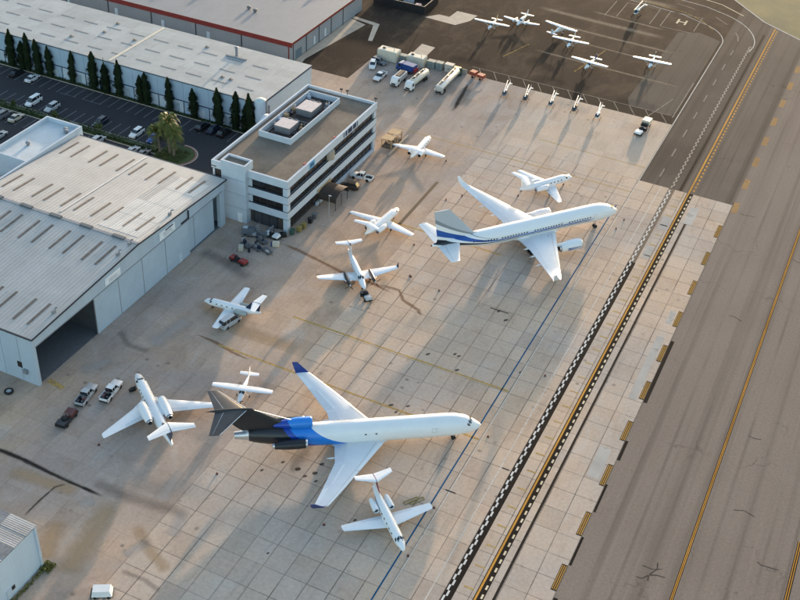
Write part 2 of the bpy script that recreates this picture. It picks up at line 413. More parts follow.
for i, y in enumerate(ys):
    if y+5.2 < YB:
        for q in range(3): dash.quad(-20.58+0.30*q, -20.42+0.30*q, y, y+5.2, Z2)
        bk.quad(-20.68, -19.75, y-0.2, y+5.4, Z1)
    else:
        for q in range(3): orp.quad(-19.5+0.46*q, -19.15+0.46*q, y, y+5.0, Z2)
dash.build('edge_dashes', paint('ochre_paint', (0.50, 0.28, 0.08), 0.4), apron, fix=False); bk.build('marking_backing', M_BLK, apron, fix=False); orp.build('edge_dashes', paint('faded_orange_paint', (0.42, 0.24, 0.09), 0.5), runway, fix=False)
rects('marking_backing', [(XE+0.05, XE+0.75, 161.8, 182.2), (XE+0.05, XE+0.6, 145, 150.4), (XE+0.05, XE+0.7, 96, 112), (XE+0.05, XE+0.45, 119, 125.5), (XE+0.05, XE+0.45, 131.5, 138.5)], Z1, M_BLK, runway)
rects('pale_repair', [(-22.5, -21.05, 161.7, 182.5), (-23.2, -21.15, 139, 147), (-22.2, -21.05, 187.5, 192), (-28.2, -26.2, 226, 234), (-32.8, -30.9, 221, 227), (-33.0, -31.2, 208, 213)], Z1, paint('pale_repair', (0.48, 0.44, 0.395), 0.45, 0.22), apron)
rects('yellow_rung', [(-32.6, -30.95, 66+i*4.611, 66.35+i*4.611) for i in range(38)], Z1, M_YEL, apron)
rects('orange_centre_line', [(-3.95, -3.35, -60, 420)], Z1, M_BLK, runway); rects('orange_centre_line', [(-3.83, -3.70, -60, 420), (-3.60, -3.47, -60, 420)], Z2, M_ORG, runway)
rects('orange_edge_line', [(11.75, 12.5, -60, 141.0)], Z1, M_BLK, runway); rects('orange_edge_line', [(11.88, 12.02, -60, 141), (12.2, 12.34, -60, 141)], Z2, M_ORG, runway)
for (xa, xb, y) in ((-96, -42.6, 138.4), (-88, -42.6, 152.8), (-104, -42.4, 233.6), (-70, -42.4, 246.5), (-90, -60, 193.5)):
    strip('yellow_lead_line', [(xa, y+0.25), ((xa+xb)/2, y), (xb, y-0.1)], 0.45 if y < 200 else 0.28, Z1, M_YEL, apron if xa > XW else oldap)
for (xa, xb, y) in ((-117, -113.4, 115.5),): strip('yellow_lead_line', [(xa, y), (xb, y-0.6)], 1.1, Z1, M_YEL, oldap)
# taxiway curve on the dark asphalt
CX, CY = -57.0, 332.0
strip('taxi_curve_line', [(-33.9, 330)]+arc(-57.0, 334.0, 23.5, 0, 62)+[(-53, 358), (-62, 359.5), (-90, 361)], 0.28, Z2, M_DIM, taxiway)
strip('taxi_curve_line', [(-42.3, YN), (-42.3, 330)]+arc(-56.3, 331.0, 14.0, 0, 70)+[(-58, 347.5), (-75, 350), (-100, 352)], 0.25, Z2, M_DIM, tarmac)
strip('taxi_curve_line', [(-47, 340.5), (-52, 346), (-58, 349.6), (-80, 353)], 0.25, Z2, M_YEL, tarmac)
strip('taxi_curve_line', [(-41, 357), (-49, 362.5), (-62, 366)], 0.4, Z2, M_ORG2, taxiway)
cl = [(-38.3, 244+i*11.5) for i in range(8)]
for (x, y) in cl: strip('taxi_dash', [(x, y), (x+0.02, y+4.4)], 0.3, Z2, M_FAINT, taxiway)
strip('taxi_dash', [(-38.4, 336), (-39.2, 339.5), (-40.4, 342)], 0.3, Z2, M_FAINT, taxiway); strip('taxi_dash', [(-44, 347), (-48.5, 351)], 0.3, Z2, M_FAINT, taxiway); strip('taxi_dash', [(-56, 354), (-62, 355.5)], 0.3, Z2, M_FAINT, tarmac)
# helicopter pad boxes
sheet('tarmac_repair', [(-57.0, 281), (-54.6, 274.5), (-45, 274.5), (-43.2, 280), (-43.2, 333), (-50, 336), (-56, 333)], 0.003, M_PATCH, tarmac)
hp = MB()
for (x0, x1, y0, y1) in ((-62.2, -51.6, 347.7, 347.95), (-62.2, -52.4, 334.2, 334.45), (-62.3, -62.05, 334.2, 347.9), (-52.2, -51.95, 336, 347.9), (-79.7, -79.45, 333.4, 347), (-76.2, -75.95, 334.4, 347.2), (-65.6, -65.35, 334.2, 348), (-76, -65.5, 347.3, 347.5)): hp.quad(x0, x1, y0, y1, Z2)
hp.build('helipad_lines', M_FAINT, tarmac, fix=False)
hh = MB()
for (x0, x1, y0, y1) in ((-58.5, -57.9, 339.4, 343.2), (-56.1, -55.5, 339.4, 343.2), (-57.9, -56.1, 341.0, 341.6)): hh.quad(x0, x1, y0, y1, Z2)
hh.build('helipad_letter', M_ORG2, tarmac, fix=False)
fz = MB()
for i in range(13):
    x = -99+i*4.35
    fz.add([(x, 277.0, Z2), (x+0.22, 277.0, Z2), (x+2.9, 272.4, Z2), (x+2.68, 272.4, Z2)], [(3, 2, 1, 0)])
fz.quad(-101, -43, 276.95, 277.15, Z2); fz.build('hatched_band', M_FAINT, tarmac, fix=False)
rects('hatched_band_backing', [(-101, -43, YN+0.05, 277.0)], Z1, M_WORNBLK, tarmac)
for pts in ([(-43.4, 276), (-43.4, 300)], [(-49.5, 273), (-46.0, 287)], [(-75, 289), (-71.5, 308)], [(-96, 288), (-92.5, 300)]):
    strip('tarmac_line', pts, 0.22, Z2, M_YEL if pts[0][0] < -60 else M_FAINT, tarmac)
for (y, a, b, w) in ((317.5, -95, -52, 0.9), (327, -100, -58, 1.6), (296, -90, -45, 0.6), (309, -88, -60, 0.5), (333, -84, -60, 0.7), (352.5, -110, -60, 2.0)):
    strip('tan_streak', [(a, y+1.4), ((a+b)/2, y), (b, y-0.8)], w*2.2, 0.006, stain_mat('tan_streak_%d' % y, (0.36, 0.27, 0.19), 0.6), tarmac, True)
# concrete pads on the tarmac
MP = pm('pad_concrete', (0.42, 0.36, 0.29), 0.85, var=0.15, scale=0.4, coord='world')
sheet('concrete_pad', [(-127, 301.8), (-124, 306), (-120.5, 306), (-120.2, 311.5), (-113.5, 311.5), (-113.9, 306.5), (-116.6, 301.2)], 0.006, MP, tarmac)
sheet('concrete_pad', [(-119.3, 275.2), (-119.5, 283.6), (-115.2, 283.2), (-115.0, 276.6)], 0.006, MP, tarmac)
sheet('concrete_walk', [(-145.4, 252.5), (-142.6, 252.5), (-143.4, 257), (-139.6, 287), (-145.4, 289)], 0.006, MP, tarmac)
sheet('concrete_walk', [(-145.4, 289.4), (-137.5, 288.0), (-133.9, 277.2), (-132.7, 277.6), (-136.2, 289.6), (-145.4, 291)], 0.010, MP, tarmac)
# stains
RUST = stain_mat('rust_trail', (0.22, 0.10, 0.04), 0.5); OIL = stain_mat('oil_trail', (0.045, 0.037, 0.032), 0.72); TAN = stain_mat('tan_wash', (0.47, 0.33, 0.20), 0.5); PALE = stain_mat('pale_wash', (0.46, 0.43, 0.40), 0.42); DARKW = stain_mat('dark_wash', (0.14, 0.115, 0.10), 0.28)
def stain(name, px, w, mat, parent, z=0.003): return strip(name, [(lambda q: (q.x, q.y))(T(*p)) for p in px], w, z, mat, parent, True)
stain('rust_stain', [(280, 243), (300, 251), (322, 262), (345, 274), (372, 283), (395, 294)], [0.8, 1.4, 1.2, 1.4, 1.3, 0.5], RUST, oldap)
stain('rust_stain', [(378, 284), (399, 290), (403, 300), (418, 310), (422, 316)], [0.6, 1.0, 1.1, 1.2, 0.4], RUST, apron)
stain('rust_stain', [(195, 334), (215, 342), (232, 352), (250, 360)], [0.4, 1.0, 0.9, 0.4], RUST, oldap)
stain('oil_stain', [(-10, 446), (20, 458), (55, 475), (104, 497)], [1.1, 1.2, 0.9, 1.0], OIL, oldap)
stain('oil_stain', [(-8, 447), (25, 460), (60, 478), (102, 496)], [0.6, 0.7, 0.6, 0.6], OIL, oldap, 0.006)
stain('oil_stain', [(66, 484), (55, 487), (40, 500), (24, 516)], [0.5, 0.55, 0.5, 0.4], OIL, oldap)
stain('oil_stain', [(310, 440), (300, 458), (292, 474)], [2.5, 3.4, 1.5], DARKW, apron); stain('oil_stain', [(420, 30), (404, 60), (404, 62)], 0.4, OIL, tarmac)
stain('oil_stain', [(474, 80), (462, 100), (452, 112)], [2.2, 3.2, 1.6], DARKW, oldap)
stain('oil_stain', [(468, 84), (460, 98), (455, 109)], [1.0, 1.6, 0.9], OIL, oldap, 0.006)
for pts, w in (([(112, 500), (85, 545), (65, 575)], 5.0), ([(135, 525), (150, 550), (168, 572)], 2.4), ([(60, 520), (48, 545), (45, 560)], 4.0), ([(200, 300), (240, 330), (300, 350)], 4.5), ([(10, 470), (40, 480), (80, 492)], 3.5)): stain('tan_stain', pts, w, TAN, oldap)
for pts, w in (([(180, 470), (165, 495), (160, 500)], 3.2), ([(150, 345), (165, 335), (190, 318)], 4.5), ([(80, 370), (100, 365), (112, 358)], 3.0), ([(185, 510), (175, 530), (170, 536)], 3.0), ([(95, 500), (84, 503), (80, 507)], 2.8), ([(150, 540), (130, 552), (125, 556)], 2.6)): stain('pale_stain', pts, w, PALE, oldap)
for pts, w in (([(120, 330), (128, 345), (150, 352)], 2.0), ([(90, 480), (130, 498), (190, 515)], 3.0), ([(200, 250), (225, 262), (250, 280)], 4.0), ([(120, 570), (145, 580), (160, 592)], 1.2)): stain('dark_stain', pts, w, DARKW, oldap)
for (px, py, w_) in ((298, 469, 1.1), (305, 476, .8), (315, 473, 1.0), (316, 481, .7), (322, 464, .9), (345, 470, .7), (455, 354, .6), (459, 356, .7), (428, 354, .8), (457, 370, .8), (499, 311, .7), (506, 320, .9), (408, 406, .7), (391, 405, .9), (396, 412, .6), (520, 372, .4), (262, 470, .6), (283, 462, .7), (355, 520, .6), (268, 553, .5)):
    stain('oil_spot', [(px-w_*2.6, py+1.2), (px, py), (px+w_*2.6, py-.8)], [w_*.7, w_, w_*.6], OIL, apron, .004)
rects('slot_drain', [(-84.5, -83.7, 193.5, 214.5)], Z1, pm('rusty_grate', (0.065, 0.042, 0.024), 0.8, var=0.4, scale=3, coord='world'), oldap)
rng = random.Random(3)
sealm = stain_mat('tar_seal', (0.06, 0.05, 0.044), 0.65)
for (x, y) in ((1.2, 121.5),):
    for pts in ([(x-9.2, y+1.4), (x-8.3, y+3.2), (x-8.6, y+4.6)], [(x-9.2, y+1.4), (x-9.9, y+0.3), (x-11, y+0.2)], [(x-9.2, y+1.4), (x-8.0, y+2.0), (x-6.6, y+2.1)], [(x-9.2, y+1.4), (x-9.0, y+0.2)]):
        strip('crack_repair', pts, 0.34, 0.004, sealm, runway, True)
for i in range(10):
    x, y = rng.uniform(-18, 10), rng.uniform(120, 260)
    strip('crack_repair', [(x, y), (x+rng.uniform(0.5, 2), y+rng.uniform(-0.8, 0.8)), (x+rng.uniform(1.5, 4), y+rng.uniform(-1, 1))], 0.3, 0.004, sealm, runway, True)
for (x0, y0, x1, y1) in ((-43.0, 124.6, -41.2, 124.6), (-36.5, 133.8, -35.2, 133.8), (-55, 174.8, -51, 174.8)): strip('sealed_joint', [(x0, y0), (x1, y1)], 0.25, Z1, M_BLK, apron)
# ------------------------------------------------------------------ building materials
def sheeting(name, col, pitch, axis, depth=0.4, rough=0.5, metal=0.0, var=0.1, stain=0.25, rows=0.0):
    """ribbed metal sheet: fine ribs as relief, weathering as colour"""
    mt = bpy.data.materials.new(name); t = NT(mt); p = t.pos(); xyz = t.sep(p)
    w = t.math('FRACT', t.math('DIVIDE', xyz[axis], pitch))
    rib = t.maprange(t.math('ABSOLUTE', t.math('SUBTRACT', w, 0.5)), 0.28, 0.42)
    cell = t.n('ShaderNodeTexWhiteNoise', noise_dimensions='2D')
    other = 1 if axis == 0 else (2 if axis == 1 else 0)
    t.l(t.comb(t.math('FLOOR', t.math('DIVIDE', xyz[axis], pitch*3)), t.math('FLOOR', t.math('DIVIDE', xyz[other], rows or 1e5)), 0), cell.inputs[0])
    n = t.noise(p, 0.25, 5, 0.65); f = t.noise(p, 2.5, 4, 0.7)
    c = t.mix(t.maprange(n, 0.35, 0.68), [q*(1-var) for q in col], col)
    c = t.mix(1.0, c, t.ramp(cell.outputs[0], [(0, 1-var*0.8), (1, 1+var*0.3)]), 'MULTIPLY')
    sv = [1, 1, 1]; sv[other] = 0.12
    c = t.mix(t.maprange(t.noise(t.scale(p, sv), 1.1, 4, 0.7), 0.55, 0.78, 0, stain), c, [q*0.45 for q in col])
    t.put(t.b.inputs['Base Color'], c); t.put(t.b.inputs['Roughness'], t.maprange(f, 0.3, 0.7, rough-0.1, rough+0.12))
    t.b.inputs['Metallic'].default_value = metal; t.bump(rib, depth, 0.05)
    return mt
B_ROOF = sheeting('cream_roof_sheet', (0.435, 0.42, 0.40), 0.8, 0, 0.12, 0.5, 0, 0.13, 0.4, 15.2)
B_NEWROOF = sheeting('new_white_roof_sheet', (0.56, 0.545, 0.52), 0.8, 0, 0.4, 0.45, 0, 0.10, 0.15, 5.0)
B_WALL = sheeting('blue_white_wall_sheet', (0.41, 0.49, 0.57), 0.6, 1, 0.35, 0.5, 0, 0.06, 0.12)
B_WALLX = sheeting('blue_white_wall_sheet_b', (0.40, 0.48, 0.56), 0.6, 0, 0.35, 0.5, 0, 0.06, 0.15)
B_DOOR = pm('hangar_door_paint', (0.39, 0.47, 0.55), 0.5, var=0.07, scale=0.35, grime=0.12)
B_WHITE = pm('white_stucco', (0.48, 0.54, 0.61), 0.7, var=0.07, scale=0.5, grime=0.12, bump=0.1)
B_GLASS = pm('dark_window_glass', (0.016, 0.013, 0.012), 0.08, var=0.5, scale=0.4, spec=0.8)
B_TRIM = pm('dark_trim', (0.03, 0.035, 0.045), 0.5)
B_STEEL = pm('grey_steel', (0.22, 0.23, 0.25), 0.5, grime=0.3)
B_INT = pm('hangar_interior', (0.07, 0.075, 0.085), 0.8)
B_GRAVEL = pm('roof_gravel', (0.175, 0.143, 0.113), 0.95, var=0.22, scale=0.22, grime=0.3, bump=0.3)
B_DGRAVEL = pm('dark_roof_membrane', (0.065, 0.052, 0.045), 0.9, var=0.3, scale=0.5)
B_WROOF = pm('white_membrane_roof', (0.52, 0.56, 0.58), 0.7, var=0.10, scale=0.3, grime=0.15)
B_WAREROOF = sheeting('warehouse_roof_sheet', (0.37, 0.39, 0.395), 3.8, 0, 0.15, 0.6, 0, 0.16, 0.45, 4.0)
B_TILT = pm('pale_blue_tilt_wall', (0.34, 0.44, 0.54), 0.75, var=0.06, scale=0.3, grime=0.08)
B_TILTW = pm('white_tilt_wall', (0.47, 0.54, 0.60), 0.75, var=0.06, scale=0.3)
B_NAVY = pm('navy_trim', (0.02, 0.04, 0.085), 0.5)
B_GREY = sheeting('grey_hangar_wall', (0.25, 0.258, 0.275), 0.7, 0, 0.3, 0.6, 0, 0.07, 0.12)
B_GREYX = sheeting('grey_hangar_wall_b', (0.25, 0.28, 0.32), 0.7, 1, 0.3, 0.6, 0, 0.07, 0.12)
B_GREYROOF = sheeting('grey_hangar_roof', (0.20, 0.215, 0.24), 0.9, 0, 0.25, 0.6, 0, 0.07, 0.18)
B_RED = pm('red_fascia', (0.17, 0.018, 0.016), 0.5, var=0.12)
B_WOODTAN = pm('tan_wood', (0.40, 0.28, 0.16), 0.75, var=0.2, scale=1)

# ------------------------------------------------------------------ large hangar with the open door
HX0, HX1, HY0, HY1, HE, HR, HM = -155.4, -117.3, 113.4, 175.0, 11.0, 12.75, 144.2
hangar = empty('hangar', ((HX0+HX1)/2, (HY0+HY1)/2, 0))
tag(hangar, 'long pale blue hangar with ribbed cream roof and one door slid open', 'hangar')
def wp(mb, name, mat, par, **k):                    # build with world coordinates under a located root
    o = mb.build(name, mat, par, **k)
    r = par
    off = Vector((0, 0, 0))
    while r is not None: off += r.location; r = r.parent
    o.data.transform(Matrix.Translation(-off)); return o
def hz(y): return HE+(HR-HE)*(1-abs(y-HM)/(HM-HY0))
w = MB(); w.box(HX0, HX1-0.36, HY0, HY0+0.3, 0, HE-0.05); wp(w, 'near_wall', B_WALLX, hangar)
w = MB(); w.box(HX0, HX1-0.36, HY1-0.3, HY1, 0, HE-0.05); wp(w, 'far_wall', B_WALLX, hangar)
w = MB(); w.prof([(0, 0)], 0, 0) if False else None
w.add([(HX0, HY0+0.3, 0), (HX0, HY1-0.3, 0), (HX0, HY1-0.3, HE-0.06), (HX0, HM, HR-0.06), (HX0, HY0+0.3, HE-0.06)], [(0, 1, 2, 3, 4)]); wp(w, 'back_wall', B_WALLX, hangar)
fas = MB()                                            # fascia above the doors, follows the gable
for (ya, yb) in ((HY0, HM), (HM, HY1)):
    fas.add([(HX1-0.35, ya, 8.75), (HX1, ya, 8.75), (HX1, yb, 8.75), (HX1-0.35, yb, 8.75), (HX1-0.35, ya, hz(ya)-0.03), (HX1, ya, hz(ya)-0.03), (HX1, yb, hz(yb)-0.03), (HX1-0.35, yb, hz(yb)-0.03)],
        [(0,3,2,1),(4,5,6,7),(0,1,5,4),(1,2,6,5),(2,3,7,6),(3,0,4,7)])
wp(fas, 'door_header', B_WALL, hangar)
roof_parts = []
for s_, (ya, yb) in (('near', (HY0-0.25, HM)), ('far', (HM, HY1+0.25))):
    r = MB(); za, zb = (HE, HR) if s_ == 'near' else (HR, HE)
    x0, x1 = HX0, HX1+0.3
    r.add([(x0, ya, za), (x1, ya, za), (x1, yb, zb), (x0, yb, zb), (x0, ya, za-0.2), (x1, ya, za-0.2), (x1, yb, zb-0.2), (x0, yb, zb-0.2)],
        [(0,1,2,3),(7,6,5,4),(0,4,5,1),(1,5,6,2),(2,6,7,3),(3,7,4,0)])
    ro = wp(r, 'roof', B_ROOF, hangar); roof_parts.append(ro)
    rb = MB()                                        # standing ribs
    x = x0+0.4
    while x < x1-0.1:
        rb.add([(x-0.03, ya+0.05, za+0.004), (x+0.03, ya+0.05, za+0.004), (x+0.03, yb-0.15, zb-0.004), (x-0.03, yb-0.15, zb-0.004),
                (x-0.02, ya+0.05, za+0.024), (x+0.02, ya+0.05, za+0.024), (x+0.02, yb-0.15, zb+0.02), (x-0.02, yb-0.15, zb+0.02)], [(4,5,6,7),(0,1,5,4),(1,2,6,5),(2,3,7,6),(3,0,4,7)])
        x += 0.8
    tag(wp(rb, 'roof_ribs', B_ROOF, ro), kind='stuff')
    tr = MB(); tr.add([(x1, ya, za+0.05), (x1+0.12, ya, za+0.05), (x1+0.12, yb, zb+0.05), (x1, yb, zb+0.05), (x1, ya, za-0.28), (x1+0.12, ya, za-0.28), (x1+0.12, yb, zb-0.28), (x1, yb, zb-0.28)],
        [(0,1,2,3),(7,6,5,4),(0,4,5,1),(1,5,6,2),(2,6,7,3),(3,7,4,0)]); wp(tr, 'gable_trim', B_TRIM, ro)
    gt = MB(); yy = ya if s_ == 'near' else yb
    gt.box(x0, x1+0.1, yy-0.22 if s_ == 'near' else yy, yy if s_ == 'near' else yy+0.22, HE-0.26, HE+0.03); wp(gt, 'gutter', B_TRIM, ro)
def on_slope(y0, y1, x0, x1, up, name, mat, par, th=0.1):
    a, b = hz(y0), hz(y1); mb = MB()
    mb.add([(x0, y0, a+up), (x1, y0, a+up), (x1, y1, b+up), (x0, y1, b+up), (x0, y0, a+up+th), (x1, y0, a+up+th), (x1, y1, b+up+th), (x0, y1, b+up+th)],
        [(0,3,2,1),(4,5,6,7),(0,1,5,4),(1,2,6,5),(2,3,7,6),(3,0,4,7)])
    return wp(mb, name, mat, par)
B_SKY = pm('grimy_skylight', (0.125, 0.10, 0.083), 0.6, var=0.4, scale=0.8, grime=0.3)
for (y0, y1) in ((116.0, 122.3), (135.2, 141.6), (148.0, 154.2), (166.0, 172.3)):
    for x in (-120.3, -123.4, -127.8, -131.0, -135.2, -138.4, -142.7, -145.6, -150.3, -153.3):
        on_slope(y0, y1, x-0.24, x+0.24, 0.01, 'skylight', B_SKY, roof_parts[0 if y1 < HM else 1], 0.07)
k = 0
for x in np.arange(-127.9, -118.5, 2.4):                # newer, whiter sheets near the gable
    for (y0, y1) in ((146.0, 152.2), (152.35, 158.6), (158.75, 165.0), (165.15, 170.9)):
        if (x < -126 and y0 > 158): continue
        on_slope(y0, y1, x+0.02, x+2.36, 0.005+0.004*(k % 3), 'roof_panel', B_NEWROOF, roof_parts[1], 0.025); k += 1
rbn = MB()
x = -127.7
while x < -118.4:
    a, b = hz(146.1)+0.03, hz(170.8)+0.03
    rbn.add([(x-0.05, 146.1, a), (x+0.05, 146.1, a), (x+0.05, 170.8, b), (x-0.05, 170.8, b), (x-0.03, 146.1, a+0.05), (x+0.03, 146.1, a+0.05), (x+0.03, 170.8, b+0.05), (x-0.03, 170.8, b+0.05)], [(4,5,6,7),(0,1,5,4),(1,2,6,5),(2,3,7,6),(3,0,4,7)]); x += 0.6
tag(wp(rbn, 'roof_ribs', B_NEWROOF, roof_parts[1]), kind='stuff')
on_slope(146.0, 174.5, -137.2, -136.75, 0.06, 'flashing_strip', B_NEWROOF, roof_parts[1], 0.05)
cap = MB(); cap.box(HX0, HX1+0.2, HM-0.35, HM+0.35, HR-0.02, HR+0.09); wp(cap, 'ridge_cap', B_STEEL, hangar)
for x in (-151.2, -143.8, -136.6, -129.2, -121.5):
    v = MB(); v.frustum((x-1.35, x+1.35, HM-0.5, HM+0.5), HR+0.05, (x-1.35, x+1.35, HM-0.3, HM+0.3), HR+0.28); v.box(x-1.42, x+1.42, HM-0.38, HM+0.38, HR+0.28, HR+0.34); wp(v, 'ridge_vent', pm('dark_vent_metal', (0.10, 0.11, 0.12), 0.5), hangar)
for (x, y) in ((-118.2, 120.6), (-118.3, 139.5), (-118.3, 143.2), (-118.3, 156.5)):
    v = MB(); z = hz(y); v.box(x-0.25, x+0.25, y-0.3, y+0.3, z, z+0.5); v.tube((x+0.1, y+0.4, z), (x+0.1, y+0.4, z+0.9), 0.1); v.tube((x+0.1, y+0.4, z+0.85), (x+0.5, y+0.7, z+0.95), 0.14); wp(v, 'floodlight', B_STEEL, hangar)
# door leaves
for (y0, y1, xb) in ((130.3, 137.6, HX1-0.1), (137.68, 145.15, HX1-0.1), (145.23, 152.9, HX1-0.1), (152.98, 161.2, HX1-0.1), (161.3, 163.9, HX1-0.75), (163.98, 171.4, HX1-0.75)):
    d = MB(); d.box(xb-0.22, xb, y0, y1, 0.08, 8.7); dl = wp(d, 'door_leaf', B_DOOR, hangar)
    e = MB(); e.box(xb-0.16, xb+0.025, y0-0.06, y0+0.06, 0.1, 8.68); wp(e, 'seal', B_STEEL, dl)
rl = MB(); rl.box(HX1-0.6, HX1+0.08, 113.9, 174.0, 8.60, 8.75); wp(rl, 'door_rail', B_STEEL, hangar)
ps = MB(); ps.box(HX1-0.355, HX1-0.003, HY0, HY0+0.65, 0, 8.74); wp(ps, 'corner_post', B_WALL, hangar)
ps = MB(); ps.box(HX1-0.9, HX1-0.01, 173.0, HY1-0.305, 0, 8.74); wp(ps, 'corner_post', B_WALL, hangar)
pd_ = MB(); pd_.box(HX1-0.09, HX1-0.04, 157.2, 158.3, 0.1, 2.2); wp(pd_, 'personnel_door', B_WHITE, hangar)
fl = MB(); fl.quad(HX0+0.1, HX1-0.4, HY0+0.3, HY1-0.3, 0.012); wp(fl, 'hangar_floor', pm('sealed_floor', (0.13, 0.135, 0.145), 0.4, coord='world'), hangar)
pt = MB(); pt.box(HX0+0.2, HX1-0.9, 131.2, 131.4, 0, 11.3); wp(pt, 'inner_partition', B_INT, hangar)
for i in range(5):
    q = MB(); xx = HX1-4-6.5*i; q.box(xx-0.15, xx+0.15, HY0+0.3, HY0+0.8, 0, 10.7); wp(q, 'column', B_STEEL, hangar)
wn2 = MB(); wn2.box(-121.6, -120.6, HY0-0.05, HY0+0.02, 3.0, 4.3); wo = wp(wn2, 'window', B_GLASS, hangar)
wn3 = MB(); wn3.box(-120.2, -119.4, HY0-0.5, HY0-0.002, 2.2, 3.1); wp(wn3, 'wall_unit', B_STEEL, hangar)
for x in np.arange(-152, -118, 3.9):
    q = MB(); q.box(x, x+0.05, HY0-0.03, HY0-0.002, 0.1, HE-0.3); wp(q, 'wall_seam', B_STEEL, hangar)
def signboard(y0, y1, z0, z1, dark):
    s_ = MB(); s_.box(HX1+0.02, HX1+0.12, y0, y1, z0, z1); so = wp(s_, 'sign_board', pm('sign_white', (0.74, 0.77, 0.80), 0.5), hangar)
    l = MB(); rg = random.Random(int(y0)); h = z1-z0; ln = y1-y0
    for r in range(3):
        yy = y0+ln*0.24
        while yy < y1-ln*0.22:
            d_ = rg.uniform(0.12, 0.4); l.box(HX1+0.122, HX1+0.135, yy, yy+d_, z0+h*(0.18+0.2*r), z0+h*(0.27+0.2*r)); yy += d_+0.12
    tag(wp(l, 'lettering', pm('faded_grey_print', (0.30, 0.31, 0.36), 0.6), so), kind='stuff')
    if dark: q = MB(); q.box(HX1+0.122, HX1+0.14, y0+ln*0.38, y1-ln*0.12, z1-0.42, z1-0.12); wp(q, 'lettering', B_NAVY, so)
signboard(133.8, 138.4, 9.15, 10.75, False); signboard(151.2, 156.4, 9.1, 10.9, True)
hn = MB(); hn.box(HX1+0.02, HX1+0.25, 158.6, 161.2, 8.95, 9.25); hn.box(HX1+0.02, HX1+0.25, 161.0, 161.3, 9.1, 10.9); wp(hn, 'conduit_bracket', B_TRIM, hangar)

# ------------------------------------------------------------------ annex with parapet beside the hangar
annex = empty('annex_building', (-161, 168, 0)); tag(annex, 'flat white roofed annex with raised parapet behind the big hangar', 'building')
AX0, AX1, AY0, AY1, AZ = -165.6, -155.9, 159.2, 177.0, 12.3
w = MB(); w.box(AX0+0.4, AX1-0.4, AY0+0.4, AY1-0.4, 0, 11.4); wp(w, 'roof_deck', B_WROOF, annex)
for nm, (a, b, c, d) in (('parapet', (AX0, AX0+0.4, AY0, AY1)), ('parapet', (AX1-0.4, AX1, 140, AY1)), ('parapet', (AX0+0.4, AX1-0.4, AY1-0.4, AY1))):
    w = MB(); w.box(a, b, c, d, 0, AZ if a != AX1-0.4 else AZ); wp(w, nm, B_WHITE, annex)
w = MB(); w.box(AX0+0.4, AX1-0.4, AY0, AY0+0.4, 0, 11.8); wp(w, 'parapet', B_WHITE, annex)
w = MB(); w.box(AX0, AX1-0.41, 140, AY0-0.01, 0, 6.0); wp(w, 'lower_roof', pm('red_brown_roof', (0.16, 0.06, 0.045), 0.8, grime=0.4), annex)
for (x, y) in ((-158.6, 174.6), (-157.9, 173.9), (-161.5, 165.5)):
    w = MB(); w.lathe((x, y, 11.4), (0, 0, 1), [(0, 0.35), (0.35, 0.38), (0.5, 0.55), (0.8, 0.5), (0.95, 0.1)], 12); wp(w, 'roof_vent', B_STEEL, annex, smooth=True)
for i, (x, y) in enumerate(((-163, 157), (-160.5, 155), (-163.5, 153), (-159.5, 151))):
    w = MB(); w.box(x-0.9, x+0.9, y-0.7, y+0.7, 6.0, 7.2); w.box(x-0.6, x+0.6, y-0.5, y+0.5, 7.2, 7.35); wp(w, 'roof_unit', [pm('pink_cover', (0.45, 0.33, 0.33), 0.6), B_STEEL][i % 2], annex)

# ------------------------------------------------------------------ three-storey office with ribbon windows
OX0, OX1, OY0, OY1 = -122.4, -103.5, 178.0, 220.6
office = empty('office_building', (-113, 199, 0)); tag(office, 'white three storey office with dark ribbon windows beside the hangar', 'building')
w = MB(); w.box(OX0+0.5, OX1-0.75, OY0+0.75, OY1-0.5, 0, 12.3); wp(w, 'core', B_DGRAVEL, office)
w = MB(); w.quad(OX0+0.45, OX1-0.45, OY0+0.45, OY1-0.45, 12.32); wp(w, 'roof', B_GRAVEL, office)
def oband(z0, z1, e=0.0):
    for nm, (a, b, c, d) in (('wall_band', (OX0, OX1, OY0, OY0+0.45)), ('wall_band', (OX1-0.45, OX1, OY0+0.451, OY1)), ('wall_band', (OX0, OX1-0.451, OY1-0.45, OY1)), ('wall_band', (OX0, OX0+0.45, OY0+0.451, OY1-0.451))):
        w = MB(); w.box(a-e, b+e, c-e, d+e, z0, z1); wp(w, nm, B_WHITE, office)
oband(11.15, 12.95); oband(7.25, 9.05); oband(3.45, 5.25)
for z in (11.10, 9.05, 7.20, 5.25, 3.40):
    w = MB(); w.box(OX0-0.05, OX1+0.05, OY0-0.05, OY0+0.35, z, z+0.05); w.box(OX1-0.3, OX1+0.05, OY0+0.351, OY1, z, z+0.05); wp(w, 'drip_edge', B_TRIM, office)
w = MB(); w.box(OX0, OX0+0.44, OY0+0.46, OY1-0.46, 0, 3.45); w.box(OX0, OX0+0.44, OY0+0.46, OY1-0.46, 5.25, 7.25); w.box(OX0, OX0+0.44, OY0+0.46, OY1-0.46, 9.05, 11.15); wp(w, 'rear_wall', B_WHITE, office)
